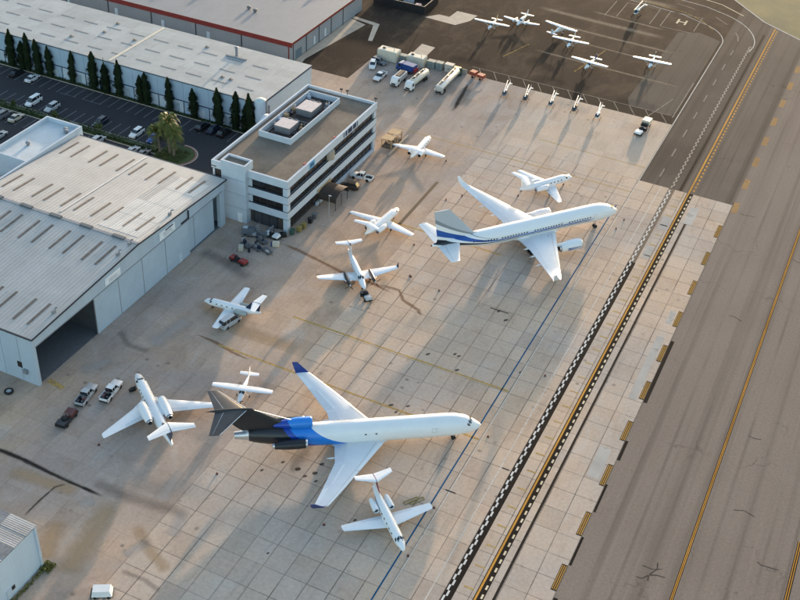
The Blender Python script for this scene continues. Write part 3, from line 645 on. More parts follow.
for z0, z1 in ((9.1, 11.1), (5.3, 7.2), (0.9, 3.4)):
    # panes along the apron side
    y = OY0+2.1
    while y < OY1-1.5:
        p_ = MB(); p_.box(OX1-0.8, OX1-0.55, y+0.05, min(y+2.0, OY1-1.3)-0.05, z0, z1); po = wp(p_, 'window', B_GLASS, office)
        m_ = MB(); m_.box(OX1-0.82, OX1-0.48, y-0.05, y+0.05, z0, z1); wp(m_, 'mullion', B_TRIM, po); y += 2.02
    x = -112.4
    if z0 > 4:
        while x < OX1-1.6:
            p_ = MB(); p_.box(x+0.05, min(x+1.75, OX1-1.3), OY0+0.55, OY0+0.8, z0, z1); po = wp(p_, 'window', B_GLASS, office)
            m_ = MB(); m_.box(x-0.05, x+0.05, OY0+0.48, OY0+0.82, z0, z1); wp(m_, 'mullion', B_TRIM, po); x += 1.8
    for (a, b, c, d) in ((OX1-1.25, OX1-0.12, OY0+0.12, OY0+1.25), (OX1-1.2, OX1-0.15, OY1-1.25, OY1-0.12)):
        w = MB(); w.box(a, b, c, d, 0 if z0 < 4 else z0, z1); wp(w, 'corner_pier', B_WHITE, office)
w = MB(); w.box(-113.4, -112.45, OY0+0.3, OY0+0.8, 5.3, 7.2); w.box(-113.4, -112.45, OY0+0.3, OY0+0.8, 9.1, 11.1); wp(w, 'corner_pier', B_WHITE, office)
w = MB(); w.box(OX1-0.45, OX1-0.05, OY0+13, OY1-0.4, 0, 0.9); wp(w, 'base_wall', B_WHITE, office)
w = MB(); w.box(-112.2, -106.5, OY0+0.5, OY0+0.78, 0.02, 3.3); wp(w, 'storefront', pm('dark_grey_glass', (0.05, 0.055, 0.06), 0.15, spec=0.7), office)  # storefront glass in one dark grey tone
for x in (-112.2, -110.3, -108.4, -106.5):
    w = MB(); w.box(x-0.08, x+0.08, OY0+0.42, OY0+0.5, 0.02, 3.3); wp(w, 'mullion', B_TRIM, office)
# stair tower
w = MB(); w.box(-119.3, -113.3, 177.0, 180.2, 0, 13.9); tw = wp(w, 'stair_tower', B_WHITE, office)
w = MB(); w.quad(-118.95, -113.65, 177.35, 179.85, 13.905); wp(w, 'tower_roof', B_GRAVEL, tw)
for (a, b, c, d) in ((-119.35, -118.95, 176.95, 180.25), (-113.65, -113.25, 176.95, 180.25), (-118.949, -113.651, 176.95, 177.35), (-118.949, -113.651, 179.85, 180.25)):
    w = MB(); w.box(a, b, c, d, 13.85, 14.35); wp(w, 'coping', B_WHITE, tw)
for z in (3.4, 6.9, 10.4):
    w = MB(); w.box(-119.2, -113.28, 176.975, 176.999, z, z+0.06); wp(w, 'panel_joint', B_STEEL, tw)
w = MB(); w.box(-115.5, -114.4, 176.9, 176.998, 0.02, 2.2); wp(w, 'door', pm('door_white', (0.8, 0.8, 0.8), 0.5), tw)
w = MB(); w.box(-122.42, -121.2, 177.96, 177.999, 11.5, 11.75); w.box(-122.42, -121.2, 177.96, 177.999, 9.0, 9.25); wp(w, 'slot_window', B_TRIM, office)
# roof-top machine well
w = MB()
for (a, b, c, d) in ((-119.7, -119.45, 193.2, 216.6), (-111.65, -111.4, 193.2, 216.6), (-119.449, -111.651, 193.2, 193.45), (-119.449, -111.651, 216.35, 216.6)):
    w = MB(); w.box(a, b, c, d, 12.3, 13.75); wp(w, 'equipment_screen', B_WHITE, office)
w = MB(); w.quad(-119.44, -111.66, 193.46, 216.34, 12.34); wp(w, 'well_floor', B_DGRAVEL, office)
for (x0, x1, y0, y1) in ((-117.6, -113.7, 196.6, 200.6), (-117.4, -113.4, 206.2, 211.0)):
    w = MB(); w.box(x0, x1, y0, y1, 12.5, 14.1); u_ = wp(w, 'roof_unit', pm('grey_cabinet', (0.16, 0.165, 0.18), 0.5), office)
    w = MB(); w.box(x0-0.06, x1+0.06, y0-0.06, y1+0.06, 14.1, 14.2); wp(w, 'cabinet_top', pm('pinkish_white_cover', (0.52, 0.46, 0.46), 0.5), u_)
    for q in (0, 1):
        w = MB(); w.lathe((x0+1.1+1.5*q, y1+0.9, 13.5), (0, 0, 1), [(0, 0.6), (0.25, 0.65), (0.25, 0.5), (0.05, 0.5)], 12, cap=False); w.box(x0+0.4+1.5*q, x0+1.8+1.5*q, y1+0.1, y1+1.6, 12.4, 13.5); wp(w, 'condenser', B_STEEL, u_)
rg = random.Random(5)
for i in range(16):
    x, y = rg.choice((rg.uniform(-119.2, -118.2), rg.uniform(-113, -112.2), rg.uniform(-119, -112.2))), rg.uniform(194, 215.8)
    if -118 < x < -113 and (195.5 < y < 202.5 or 205.5 < y < 213): continue
    w = MB(); s_ = rg.uniform(0.3, 0.6); w.box(x-s_, x+s_, y-s_*0.8, y+s_*0.8, 12.36, 12.9+rg.random()*0.7); w.tube((x, y, 12.8), (x, y, 13.9), 0.12)
    wp(w, 'duct_box', [B_STEEL, B_WHITE, B_WOODTAN, B_TRIM][i % 4], office)
for pts in ([(-117.5, 203.5, 12.6), (-112.2, 203.5, 12.6)], [(-118.8, 194.5, 12.6), (-118.8, 215, 12.6)], [(-112.4, 195, 12.55), (-112.4, 215, 12.55)]):
    w = MB(); w.tube(pts[0], pts[1], 0.14); wp(w, 'pipe', B_STEEL, office)
# lettering and emblem on the roof band (unreadable at this size, kept as marks)
lt = MB(); rg = random.Random(2)
y = 202.6
for n_, wd in enumerate((1.4, 0.9, 2.1, 1.7, 1.5)):
    for q in range(int(wd/0.4)):
        if rg.random() < 0.85:
            lt = MB(); lt.box(OX1+0.002, OX1+0.06, y+q*0.42, y+q*0.42+0.30, 11.5, 12.7); wp(lt, 'letter', B_NAVY, office)
    y += wd+0.35
em = MB(); em.box(OX1+0.002, OX1+0.07, 187.4, 189.7, 11.3, 12.8); eo = wp(em, 'emblem_panel', pm('light_blue_panel', (0.10, 0.36, 0.62), 0.5), office)
em = MB(); em.box(OX1+0.072, OX1+0.085, 187.8, 188.3, 11.6, 12.5); em.box(OX1+0.072, OX1+0.085, 188.7, 189.2, 11.6, 12.5); em.box(OX1+0.072, OX1+0.085, 188.3, 188.7, 12.0, 12.2); wp(em, 'emblem_mark', B_NAVY, eo)
bw = MB(); bw.lathe((OX1-0.4, 197.4, 9.1), (0, 0, 1), [(0, 1.2), (2.0, 1.2)], 14); wp(bw, 'curved_bay', pm('tan_panel', (0.36, 0.31, 0.25), 0.6), office)
for (y, l) in ((186.0, 1.0), (199.6, 1.0)):
    q = MB(); q.box(OX1-0.8, OX1-0.45, y, y+l, 12.95, 13.15); wp(q, 'red_beacon', pm('red_lamp', (0.3, 0.03, 0.02), 0.4), office)
for (x, y) in ((OX1-0.3, OY1-0.3), (-113.0, OY1-0.3), (-111.4, OY1-0.3)):
    q = MB(); q.tube((x, y, 12.9), (x, y, 13.9), 0.06); q.box(x-0.3, x+0.3, y-0.2, y+0.2, 13.9, 14.3); wp(q, 'floodlight', B_TRIM, office)
ar = MB(); pts = [(OX0-0.1-2.4*math.sin(PI*i/10)*0.0, 198+8*i/10, 10.2+2.4*math.sin(PI*i/10)) for i in range(11)]
ar.loft([[(OX0-1.2, p[1], p[2]), (OX0-0.05, p[1], p[2]), (OX0-0.05, p[1], p[2]-0.25), (OX0-1.2, p[1], p[2]-0.25)] for p in pts]); wp(ar, 'arched_canopy', B_WHITE, office)

# ------------------------------------------------------------------ cypress-lined warehouse
WX0, WX1, WY0, WY1, WZ = -232.0, -130.8, 212.9, 237.5, 8.7
ware = empty('warehouse', ((WX0+WX1)/2, (WY0+WY1)/2, 0)); tag(ware, 'long pale blue warehouse with white roof behind a row of cypresses', 'building')
w = MB(); w.box(WX0, WX1, WY0, WY1, 0, WZ); wp(w, 'shell', B_TILT, ware)
w = MB(); w.box(WX1+0.002, WX1+0.12, WY0, WY1, 0.0, WZ-0.4); wp(w, 'end_wall', B_TILTW, ware)
w = MB(); w.box(WX0-0.2, WX1+0.2, WY0-0.25, WY1+0.2, WZ, WZ+0.25); wr = wp(w, 'roof', B_WAREROOF, ware)
w = MB(); w.box(WX0, WX1+0.25, WY0-0.34, WY0-0.251, WZ-0.05, WZ+0.1); w.box(WX1+0.201, WX1+0.34, WY0, WY1, WZ-0.1, WZ+0.27); wp(w, 'eave_trim', B_NAVY, ware)
xs = np.arange(WX1-7.6, WX0, -7.6)
for i, x in enumerate(np.arange(WX1, WX0, -7.6)):
    x0 = x-7.6
    w = MB(); w.box(x0+0.08, x-0.08, WY0-0.08, WY0-0.001, 0.1, 3.35); lp = wp(w, 'wall_panel', B_TILTW if i % 3 != 2 else B_TILT, ware)
    w = MB(); w.box(x0+0.08, x-0.08, WY0-0.07, WY0-0.001, 3.6, WZ-0.1); wp(w, 'wall_panel', B_TILT, ware)
    w = MB(); w.box(x0, x, WY0-0.16, WY0-0.001, 3.36, 3.59); wp(w, 'band_trim', B_NAVY, ware)
    w = MB(); w.box(x0-0.1, x0+0.1, WY0-0.17, WY0-0.001, 0, 3.36); wp(w, 'band_trim', B_NAVY, ware)
    w = MB(); w.box(x0+3.6, x0+3.8, WY0-0.17, WY0-0.081, 0, 3.36); wp(w, 'band_trim', B_NAVY, ware)
    w = MB(); w.box(x0+4.3, x0+6.2, WY0-0.14, WY0-0.081, 0.4 if i % 2 else 0.1, 2.6); wp(w, 'door' if i % 2 == 0 else 'window', pm('window_grey_glass', (0.32, 0.38, 0.44), 0.2) if i % 2 else (B_NAVY if i == 6 else B_TILTW), ware)
for r, y in enumerate((217.4, 223.6, 229.8)):
    for i in range(13):
        x = WX1-5-i*7.6-r*1.6
        if x-4 < WX0+1: continue
        w = MB(); w.box(x-4.6, x, y-0.2, y+0.2, WZ+0.252, WZ+0.29); wp(w, 'skylight', pm('dull_roof_slot', (0.19, 0.185, 0.175), 0.7), wr)
rg = random.Random(9)
for i in range(7):
    x, y = rg.uniform(-214, -136), rg.choice((219.8, 226.5, 232.8))
    w = MB(); w.box(x-0.5, x+0.5, y-0.35, y+0.35, WZ+0.25, WZ+0.42); w.lathe((x, y, WZ+0.42), (0, 0, 1), [(0, 0.2), (0.15, 0.2), (0.18, 0.32), (0.3, 0.2)], 8); wp(w, 'roof_vent', pm('rusty_vent', (0.24, 0.215, 0.19), 0.7, grime=0.4), wr)
w = MB(); w.box(-176.3, -175.5, WY0+0.2, WY1-0.3, WZ+0.25, WZ+0.33); wp(w, 'roof_seam', pm('cream_seam', (0.62, 0.55, 0.44), 0.7), wr)
w = MB(); w.box(-152.5, -146.5, 231.0, 231.7, WZ+0.25, WZ+0.55); w.tube((-150, 232.4, WZ+0.25), (-150, 232.4, WZ+2.4), 0.35); w.lathe((-150, 232.4, WZ+2.4), (0, 0, 1), [(0, 0.35), (0.2, 0.7), (0.45, 0.1)], 10); wp(w, 'flue', B_STEEL, wr)
tank = empty('silo_tank', (-131.4, 213.4, 0)); tag(tank, 'upright white storage tank at the corner of the long warehouse', 'tank')
w = MB(); w.lathe((0, 0, 0), (0, 0, 1), [(0, 1.55), (0.05, 1.6), (9.0, 1.6), (9.3, 1.45)], 24); w.build('shell', B_WHITE, tank, smooth=True)
w = MB(); w.lathe((0, 0, 9.3), (0, 0, 1), [(0, 1.45), (0.35, 0.9), (0.5, 0.1)], 24); w.build('dome', pm('pale_green_dome', (0.50, 0.57, 0.55), 0.5), tank, smooth=True)
w = MB(); w.box(1.5, 1.75, -0.25, 0.25, 0.1, 9.8); w.box(1.5, 3.8, -1.2, 0.6, 4.2, 6.0); w.box(1.6, 1.9, 0.8, 1.1, 0.0, 8.0); w.build('pipe_housing', B_STEEL, tank)

# ------------------------------------------------------------------ grey hangar with red fascia
RX0, RX1, RY0, RY1, RZ = -262.0, -145.5, 253.3, 296.0, 5.5
redh = empty('grey_hangar', (-200, 275, 0)); tag(redh, 'grey flat roofed hangar with dark red fascia behind the warehouse', 'hangar')
w = MB(); w.box(RX0, RX1, RY0, RY1, 0, RZ-0.02); wp(w, 'shell', B_GREY, redh)
w = MB(); w.box(RX1+0.001, RX1+0.1, RY0, RY1, 0.3, RZ-0.5); wp(w, 'end_wall', B_GREYX, redh)
w = MB(); w.box(RX0, RX1+0.25, RY0-0.3, RY1+0.3, RZ, RZ+0.25); rr = wp(w, 'roof', B_GREYROOF, redh)
w = MB(); w.box(RX0, RX1+0.35, RY0-0.42, RY0-0.301, RZ-1.1, RZ+0.27); w.box(RX1+0.251, RX1+0.36, RY0-0.3, RY1, RZ-0.35, RZ+0.27); wp(w, 'red_fascia', B_RED, redh)
for i in range(8):
    x = RX1-1-15.2*i; w = MB(); w.box(x-0.14, x+0.14, RY0-0.12, RY0-0.001, 0, RZ-1.1); wp(w, 'downpipe', B_TRIM if i else B_RED, redh)
for i in range(5):
    y = RY0+0.6+7.4*i; w = MB(); w.box(RX1+0.1, RX1+0.2, y-0.12, y+0.12, 0, RZ-0.3); wp(w, 'downpipe', B_TRIM, redh)
for x in (-172.8, -188.2, -204.5, -222): w = MB(); w.box(x-0.5, x+0.5, RY0-0.06, RY0-0.001, 0.1, 2.6); wp(w, 'door', B_TILTW, redh)
for y in (266.0, 272.5): w = MB(); w.box(RX1+0.101, RX1+0.16, y-0.5, y+0.5, 0.6, 2.9); wp(w, 'door', B_TILTW, redh)
w = MB(); w.box(RX1+0.101, RX1+0.16, 255.2, 258.6, 0.1, 2.7); wp(w, 'roller_door', pm('blue_grey_door', (0.10, 0.15, 0.20), 0.5), redh)
rg = random.Random(4)
for i in range(12):
    x, y = rg.uniform(-225, -150), rg.uniform(260, 292)
    w = MB(); w.lathe((x, y, RZ+0.25), (0, 0, 1), [(0, 0.35), (0.3, 0.35), (0.35, 0.65), (0.75, 0.6), (0.9, 0.1)], 10); wp(w, 'roof_vent', pm('dark_vent', (0.13, 0.13, 0.14), 0.6), rr)

# ------------------------------------------------------------------ small shed at the near corner
shed = empty('corrugated_shed', (-97, 74, 0)); tag(shed, 'small pale blue shed with weathered grey sheet roof', 'building')
w = MB(); w.box(-106, -90.5, 60, 81.5, 0, 8.75); wp(w, 'wall', sheeting('shed_wall', (0.55, 0.64, 0.72), 0.5, 1, 0.3, 0.5, 0, 0.05, 0.1), shed)
w = MB(); w.box(-90.55, -90.3, 81.2, 81.62, 0, 8.75); wp(w, 'corner_trim', B_WHITE, shed)
rm = sheeting('weathered_sheet_roof', (0.36, 0.37, 0.38), 0.35, 1, 0.6, 0.5, 0.2, 0.25, 0.5, 2.2)
sr = None
for i, y in enumerate(np.arange(60, 81.4, 2.42)):
    for jj, (xa, xb) in enumerate(((-106.2, -99.5), (-99.7, -94.8), (-95.0, -90.25))):
        w = MB(); z0 = 8.76+0.02*((i+jj) % 3)
        w.add([(xa, y, z0+0.04*jj), (xb, y, z0+0.04*jj-0.05), (xb, y+2.44, z0+0.04*jj-0.05), (xa, y+2.44, z0+0.04*jj), (xa, y, z0+0.06+0.04*jj), (xb, y, z0+0.04*jj+0.01), (xb, y+2.44, z0+0.04*jj+0.01), (xa, y+2.44, z0+0.06+0.04*jj)], [(0,3,2,1),(4,5,6,7),(0,1,5,4),(1,2,6,5),(2,3,7,6),(3,0,4,7)])
        wp(w, 'roof_sheet', rm if (i*3+jj) % 5 else pm('dark_patched_sheet', (0.18, 0.19, 0.20), 0.6, var=0.35), shed)
w = MB(); w.box(-90.49, -90.42, 60, 81.3, 8.5, 8.76); wp(w, 'eave_trim', B_TRIM, shed)
w = MB(); w.box(-90.49, -90.40, 74.0, 75.0, 0.1, 2.2); wp(w, 'door', B_TILTW, shed); w = MB(); w.box(-90.49, -90.39, 75.1, 75.7, 1.4, 2.1); wp(w, 'window', B_GLASS, shed)

# ------------------------------------------------------------------ car park
lot = sheet('car_park', [(-262, 177.6), (-166, 177.6), (-166, 177.05), (-155.5, 177.05), (-122.6, 180.5), (-122.6, 211.6), (-262, 211.6)], 0.008, M_LOT)
M_STALL = paint('faded_stall_paint', (0.22, 0.22, 0.23), 0.6)
sl = []
for i in range(46):
    x = -232+i*2.72
    if x < -124.5: sl.append((x, x+0.2, 205.9, 210.9))
    if x < -151: sl.append((x, x+0.2, 195.4, 200.3))
    if x < -166.5: sl.append((x, x+0.2, 186.6, 191.6))
rects('stall_lines', sl, 0.014, M_STALL, lot)
rects('stall_lines', [(-187.5, -182, 206, 206.15), (-180, -174.5, 206, 206.15)], 0.018, M_STALL, lot)
kb = MB(); kb.box(-262, -124.5, 211.3, 211.5, 0, 0.14); ko = kb.build('kerb', MP); tag(ko, kind='structure')
kb = MB(); kb.box(-262, -148, 192.0, 192.2, 0, 0.14); kb.box(-262, -148, 194.9, 195.1, 0, 0.14); tag(kb.build('kerb', MP), kind='structure')
so_ = MB(); so_.quad(-262, -148, 192.2, 194.9, 0.05); tag(so_.build('hedge_bed', M_LAWN, fix=False), kind='structure')
so_ = MB(); so_.quad(-262, -124.6, 211.5, 212.8, 0.05); tag(so_.build('planting_strip', M_LAWN, fix=False), kind='structure')
pc = arc(-143.5, 194.2, 4.6, -80, 100, 16)
is_ = MB(); is_.poly(pc+[(-148, 198.6), (-148, 189.8)], 0.06); island = tag(is_.build('planter_island', M_LAWN, fix=False), kind='structure')
strip('red_kerb', arc(-143.5, 194.2, 4.75, -85, 100, 18), 0.35, 0.10, pm('red_kerb', (0.30, 0.12, 0.10), 0.7), island); strip('kerb_edge', arc(-143.5, 194.2, 5.1, -85, 100, 18), 0.3, 0.07, MP, island)
# ------------------------------------------------------------------ aircraft
A_WHITE = pm('aircraft_white', (0.80, 0.80, 0.80), 0.32, var=0.05, scale=0.35, spec=0.5, grime=0.04)
A_WING = pm('aircraft_wing_grey', (0.70, 0.715, 0.73), 0.35, var=0.06, scale=0.4, grime=0.07)
A_METAL = pm('bare_metal', (0.62, 0.62, 0.63), 0.28, 0.85, var=0.1)
A_DARK = pm('intake_dark', (0.012, 0.012, 0.014), 0.6)
A_GLASS = pm('cockpit_glass', (0.018, 0.024, 0.034), 0.07, spec=0.8)
A_TYRE = pm('tyre_rubber', (0.018, 0.017, 0.017), 0.85)
A_BLACK = pm('aircraft_black', (0.022, 0.022, 0.025), 0.34, var=0.2)
A_NAVY = pm('aircraft_navy', (0.012, 0.035, 0.20), 0.3)
A_NAVY2 = pm('fin_navy', (0.02, 0.03, 0.07), 0.3)
A_GREY = pm('aircraft_seam_grey', (0.42, 0.43, 0.45), 0.5)
A_LGREY = pm('aircraft_pale_grey', (0.50, 0.52, 0.54), 0.4)
A_STRUT = pm('gear_strut', (0.45, 0.46, 0.47), 0.4, 0.4)
A_FLAP = pm('aircraft_flap', (0.655, 0.67, 0.69), 0.38, var=0.05)
A_RED = pm('aircraft_red', (0.28, 0.02, 0.05), 0.35)

def pchip(xs, ys, x):
    n = len(xs)
    h = [xs[i+1]-xs[i] for i in range(n-1)]; d = [(ys[i+1]-ys[i])/h[i] for i in range(n-1)]
    m_ = [d[0]]+[0 if d[i-1]*d[i] <= 0 else 2*d[i-1]*d[i]/(d[i-1]+d[i]) for i in range(1, n-1)]+[d[-1]]
    i = max(0, min(n-2, next((k for k in range(n-1) if x <= xs[k+1]), n-2)))
    t_ = min(1, max(0, (x-xs[i])/h[i]))
    return ys[i]*(2*t_**3-3*t_**2+1)+m_[i]*h[i]*(t_**3-2*t_**2+t_)+ys[i+1]*(3*t_**2-2*t_**3)+m_[i+1]*h[i]*(t_**3-t_**2)

class Fus:
    def __init__(s, st, L): s.st = st; s.L = L; s.x0 = L/2; s.S = [q[0] for q in st]
    def pt(s, b, a, off=0.0):
        w_ = pchip(s.S, [q[1] for q in s.st], b)+off; zb = pchip(s.S, [q[2] for q in s.st], b)-off; zt = pchip(s.S, [q[3] for q in s.st], b)+off
        return (s.x0-b, w_*math.cos(a), (zb+zt)/2+(zt-zb)/2*math.sin(a))
    def mesh(s, mb, n=24, per=0.9):
        bs = []
        for i in range(len(s.S)-1):
            k_ = max(1, min(8, int((s.S[i+1]-s.S[i])/per))); bs += [s.S[i]+(s.S[i+1]-s.S[i])*q/k_ for q in range(k_)]
        bs.append(s.S[-1])
        return mb.loft([[s.pt(b, 2*PI*i/n) for i in range(n)] for b in bs])
    def patch(s, mb, b0, b1, a0, a1, off=0.015, n=3, skew=0.0):
        a0, a1 = rad(a0), rad(a1); vs = []; fs = []
        for i in range(n+1):
            for j in range(n+1):
                f = j/n; vs.append(s.pt(b0+(b1-b0)*i/n+skew*f, a0+(a1-a0)*f, off))
        for i in range(n):
            for j in range(n): k_ = i*(n+1)+j; fs.append((k_, k_+1, k_+n+2, k_+n+1))
        return mb.add(vs, fs)

AF = [(1.0, 0.0), (0.75, 0.32), (0.5, 0.48), (0.3, 0.5), (0.15, 0.42), (0.05, 0.26), (0.0, 0.0)]
def section(x0, le, ch, y, z, th, ny, nz):
    up = [(x0-(le+c*ch), y+ny*t_*th*ch, z+nz*t_*th*ch) for c, t_ in AF]
    lo = [(x0-(le+c*ch), y-ny*t_*th*ch*0.7, z-nz*t_*th*ch*0.7) for c, t_ in AF[1:-1]][::-1]
    return up+lo
def foil(x0, secs, side=1, vertical=False):
    """secs: (le, chord, span, height, thickness)"""
    rings = []
    for i, (le, ch, y, z, th) in enumerate(secs):
        a = secs[max(0, i-1)]; b = secs[min(len(secs)-1, i+1)]
        dy, dz = b[2]-a[2], b[3]-a[3]; l = math.hypot(dy, dz) or 1
        ny, nz = -dz/l, dy/l
        if vertical: rings.append([(p[0], p[1], p[2]) for p in section(x0, le, ch, 0, z, th, 1, 0)])
        else: rings.append([(p[0], side*p[1], p[2]) for p in section(x0, le, ch, y, z, th, ny, nz)])
    return rings
def foil_strip(mb, x0, secs, side, e0, e1, c0, c1, off=0.02, n=4):
    """patch on the upper skin between span fractions e and chord fractions c"""
    Y = [q[2] for q in secs]; y0, y1 = Y[0]+(Y[-1]-Y[0])*e0, Y[0]+(Y[-1]-Y[0])*e1
    vs = []; fs = []
    for i in range(n+1):
        y = y0+(y1-y0)*i/n
        le, ch, z, th = [float(np.interp(y, Y, [q[k_] for q in secs])) for k_ in (0, 1, 3, 4)]
        for c in (c0, (c0+c1)/2, c1):
            t_ = float(np.interp(c, [q[0] for q in AF][::-1], [q[1] for q in AF][::-1]))
            vs.append((x0-(le+c*ch)+(off*1.6 if c < .02 else 0), side*y, z+t_*th*ch+(0 if c < .02 else off)))
    for i in range(n):
        for j in range(2): k_ = i*3+j; fs.append((k_, k_+1, k_+4, k_+3))
    return mb.add(vs, fs)

def nacelle(root, x0, b, y, z, ln, r, mats, name='engine', pyl=None, fan=True, tail=0.75):
    mb = MB(); n = 18
    mb.lathe((x0-b, y, z), (-1, 0, 0), [(0.10*ln, r*0.70), (0.02*ln, r*0.80), (0.0, r*0.90), (0.03*ln, r*0.97), (0.25*ln, r*1.04), (0.6*ln, r), (ln, r*tail)], n, cap=False)
    e = mb.build(name, mats[0], root, smooth=50)
    f_ = MB(); f_.lathe((x0-b-0.10*ln, y, z), (-1, 0, 0), [(-0.12*ln, 0.01), (0.0, r*0.22), (0.001, r*0.7)], 14, cap=False); f_.build('fan_disc', A_DARK, e)
    l_ = MB(); l_.lathe((x0-b, y, z), (-1, 0, 0), [(0.03*ln, r*0.80), (-0.012*ln, r*0.88), (0.0, r*0.94), (0.045*ln, r*0.995)], n, cap=False); l_.build('intake_lip', mats[1], e, smooth=True)
    x_ = MB(); x_.lathe((x0-b-ln*0.9, y, z), (-1, 0, 0), [(0.02*ln, r*tail*0.90), (0.16*ln, r*tail*0.72), (0.16*ln, r*tail*0.60), (0.0, r*0.55)], n, cap=False); x_.build('exhaust', mats[2] if len(mats) > 2 else A_METAL, e, smooth=True)
    d_ = MB(); d_.lathe((x0-b-ln*0.95, y, z), (-1, 0, 0), [(0, r*tail*0.72), (0.08*ln, 0.02)], 12, cap=False); d_.build('exhaust_core', A_DARK, e)
    if pyl:
        p_ = MB(); (ba, bb, ya, yb, za, zb) = pyl; p_.box(x0-bb, x0-ba, min(ya, yb), max(ya, yb), za, zb); p_.build('pylon', mats[0], e)
    return e

def gear(root, x, y, ztop, r, wheels, name, wd=0.25):
    g_ = MB(); g_.tube((x, y, r), (x, y, ztop), r*0.22, r*0.28, 8); g_.tube((x, y-wd*1.2, r), (x, y+wd*1.2, r), r*0.16, n=6); g_.tube((x, y, ztop*0.75), (x-ztop*0.4, y, ztop), r*0.12, n=6)
    o = g_.build(name, A_STRUT, root)
    for (dx, dy) in wheels:
        w_ = MB(); w_.lathe((x+dx, y+dy-wd/2, r), (0, 1, 0), [(0, r*0.6), (0.0, r*0.9), (wd*0.2, r), (wd*0.8, r), (wd, r*0.9), (wd, r*0.6)], 14); w_.build('wheel', A_TYRE, o, smooth=True)
    return o

def cabin(root, F, b0, b1, n, a, hw=0.16, ha=5.0, skip=()):
    mb = MB()
    for sgn in (0, 1):
        for i in range(n):
            if i in skip: continue
            b = b0+(b1-b0)*i/max(1, n-1)
            aa = (a-ha/2, a+ha/2) if sgn == 0 else (180-a+ha/2, 180-a-ha/2)
            F.patch(mb, b-hw, b+hw, aa[0], aa[1], 0.012, 1)
    return tag(mb.build('cabin_windows', A_GLASS, root), kind='stuff')

def door_outline(root, F, b, a, w_=0.45, ha=22):
    mb = MB()
    for (p0, p1, q0, q1) in ((b-w_, b-w_+0.05, a-ha/2, a+ha/2), (b+w_-0.05, b+w_, a-ha/2, a+ha/2), (b-w_, b+w_, a+ha/2-1.2, a+ha/2), (b-w_, b+w_, a-ha/2, a-ha/2+1.2)): F.patch(mb, p0, p1, q0, q1, 0.014, 2)
    return mb.build('door_outline', A_GREY, root)

def aircraft(name, label, cat, nose, hdg, L, st, wing=None, tail=None, fin=None, engines=(), gears=(), windows=None, cockpit=(), mats=None, group=None, low=True):
    """nose = ground point under the nose tip; hdg in degrees from +x; lengths in metres back from the nose"""
    h = rad(hdg); c = Vector((math.cos(h), math.sin(h), 0))
    root = empty(name, Vector((nose[0], nose[1], 0))-c*L/2, h); tag(root, label, cat, group)
    F = Fus(st, L); x0 = L/2; M = dict(body=A_WHITE, wing=A_WHITE, tail=A_WHITE, fin=A_WHITE); M.update(mats or {})
    F.mesh(MB_ := MB()); MB_.build('fuselage', M['body'], root, smooth=60)
    if wing:
        for s_ in (1, -1):
            mb = MB(); mb.loft(foil(x0, wing['secs'], s_)); wo = mb.build('wing', M['wing'], root, smooth=45)
            for (nm, e0, e1, c0, c1, mt, off) in wing.get('strips', ()):
                q = MB(); foil_strip(q, x0, wing['secs'], s_, e0, e1, c0, c1, off); q.build(nm, mt, wo, smooth=True)
            if 'winglet' in wing:
                mb = MB(); mb.loft(foil(x0, wing['winglet'], s_)); mb.build('winglet', wing.get('winglet_mat', M['wing']), wo, smooth=45)
            for (b, y, z, ln, r) in wing.get('pods', ()):
                q = MB(); q.lathe((x0-b, s_*y, z), (-1, 0, 0), [(0, 0.02), (ln*0.25, r), (ln*0.6, r), (ln, 0.02)], 8); q.build('flap_fairing', M['wing'], wo, smooth=True)
        if wing.get('box'):
            b0, b1, w_, z0, z1 = wing['box']
            q = MB(); q.loft([[(x0-b, w_*k_*math.cos(t_), (z0+z1)/2+(z1-z0)/2*k_*math.sin(t_)) for t_ in [2*PI*i/16 for i in range(16)]] for b, k_ in ((b0, 0.4), (b0+(b1-b0)*0.2, 0.92), ((b0+b1)/2, 1), (b1-(b1-b0)*0.25, 0.95), (b1, 0.4))]); q.build('wing_fairing', M['body'], root, smooth=60)
    if tail:
        for s_ in (1, -1):
            mb = MB(); mb.loft(foil(x0, tail, s_)); to = mb.build('horizontal_stabilizer', M['tail'], root, smooth=45)
            q = MB(); foil_strip(q, x0, tail, s_, 0.08, 0.97, 0.69, 0.71, 0.012); q.build('elevator_seam', A_GREY, to)
    if fin:
        mb = MB(); mb.loft(foil(x0, fin, 1, True)); mb.build('vertical_fin', M['fin'], root, smooth=45)
    for e in engines: nacelle(root, x0, **e)
    for gi, g_ in enumerate(gears):
        gear(root, x0-g_[0], g_[1], g_[2], g_[3], g_[4], 'nose_gear' if gi == 0 else 'main_gear', g_[5] if len(g_) > 5 else 0.25)
    if windows: cabin(root, F, *windows)
    for q in cockpit:
        mb = MB(); F.patch(mb, *q); mb.build('cockpit_window', A_GLASS, root, smooth=True)
    return root, F

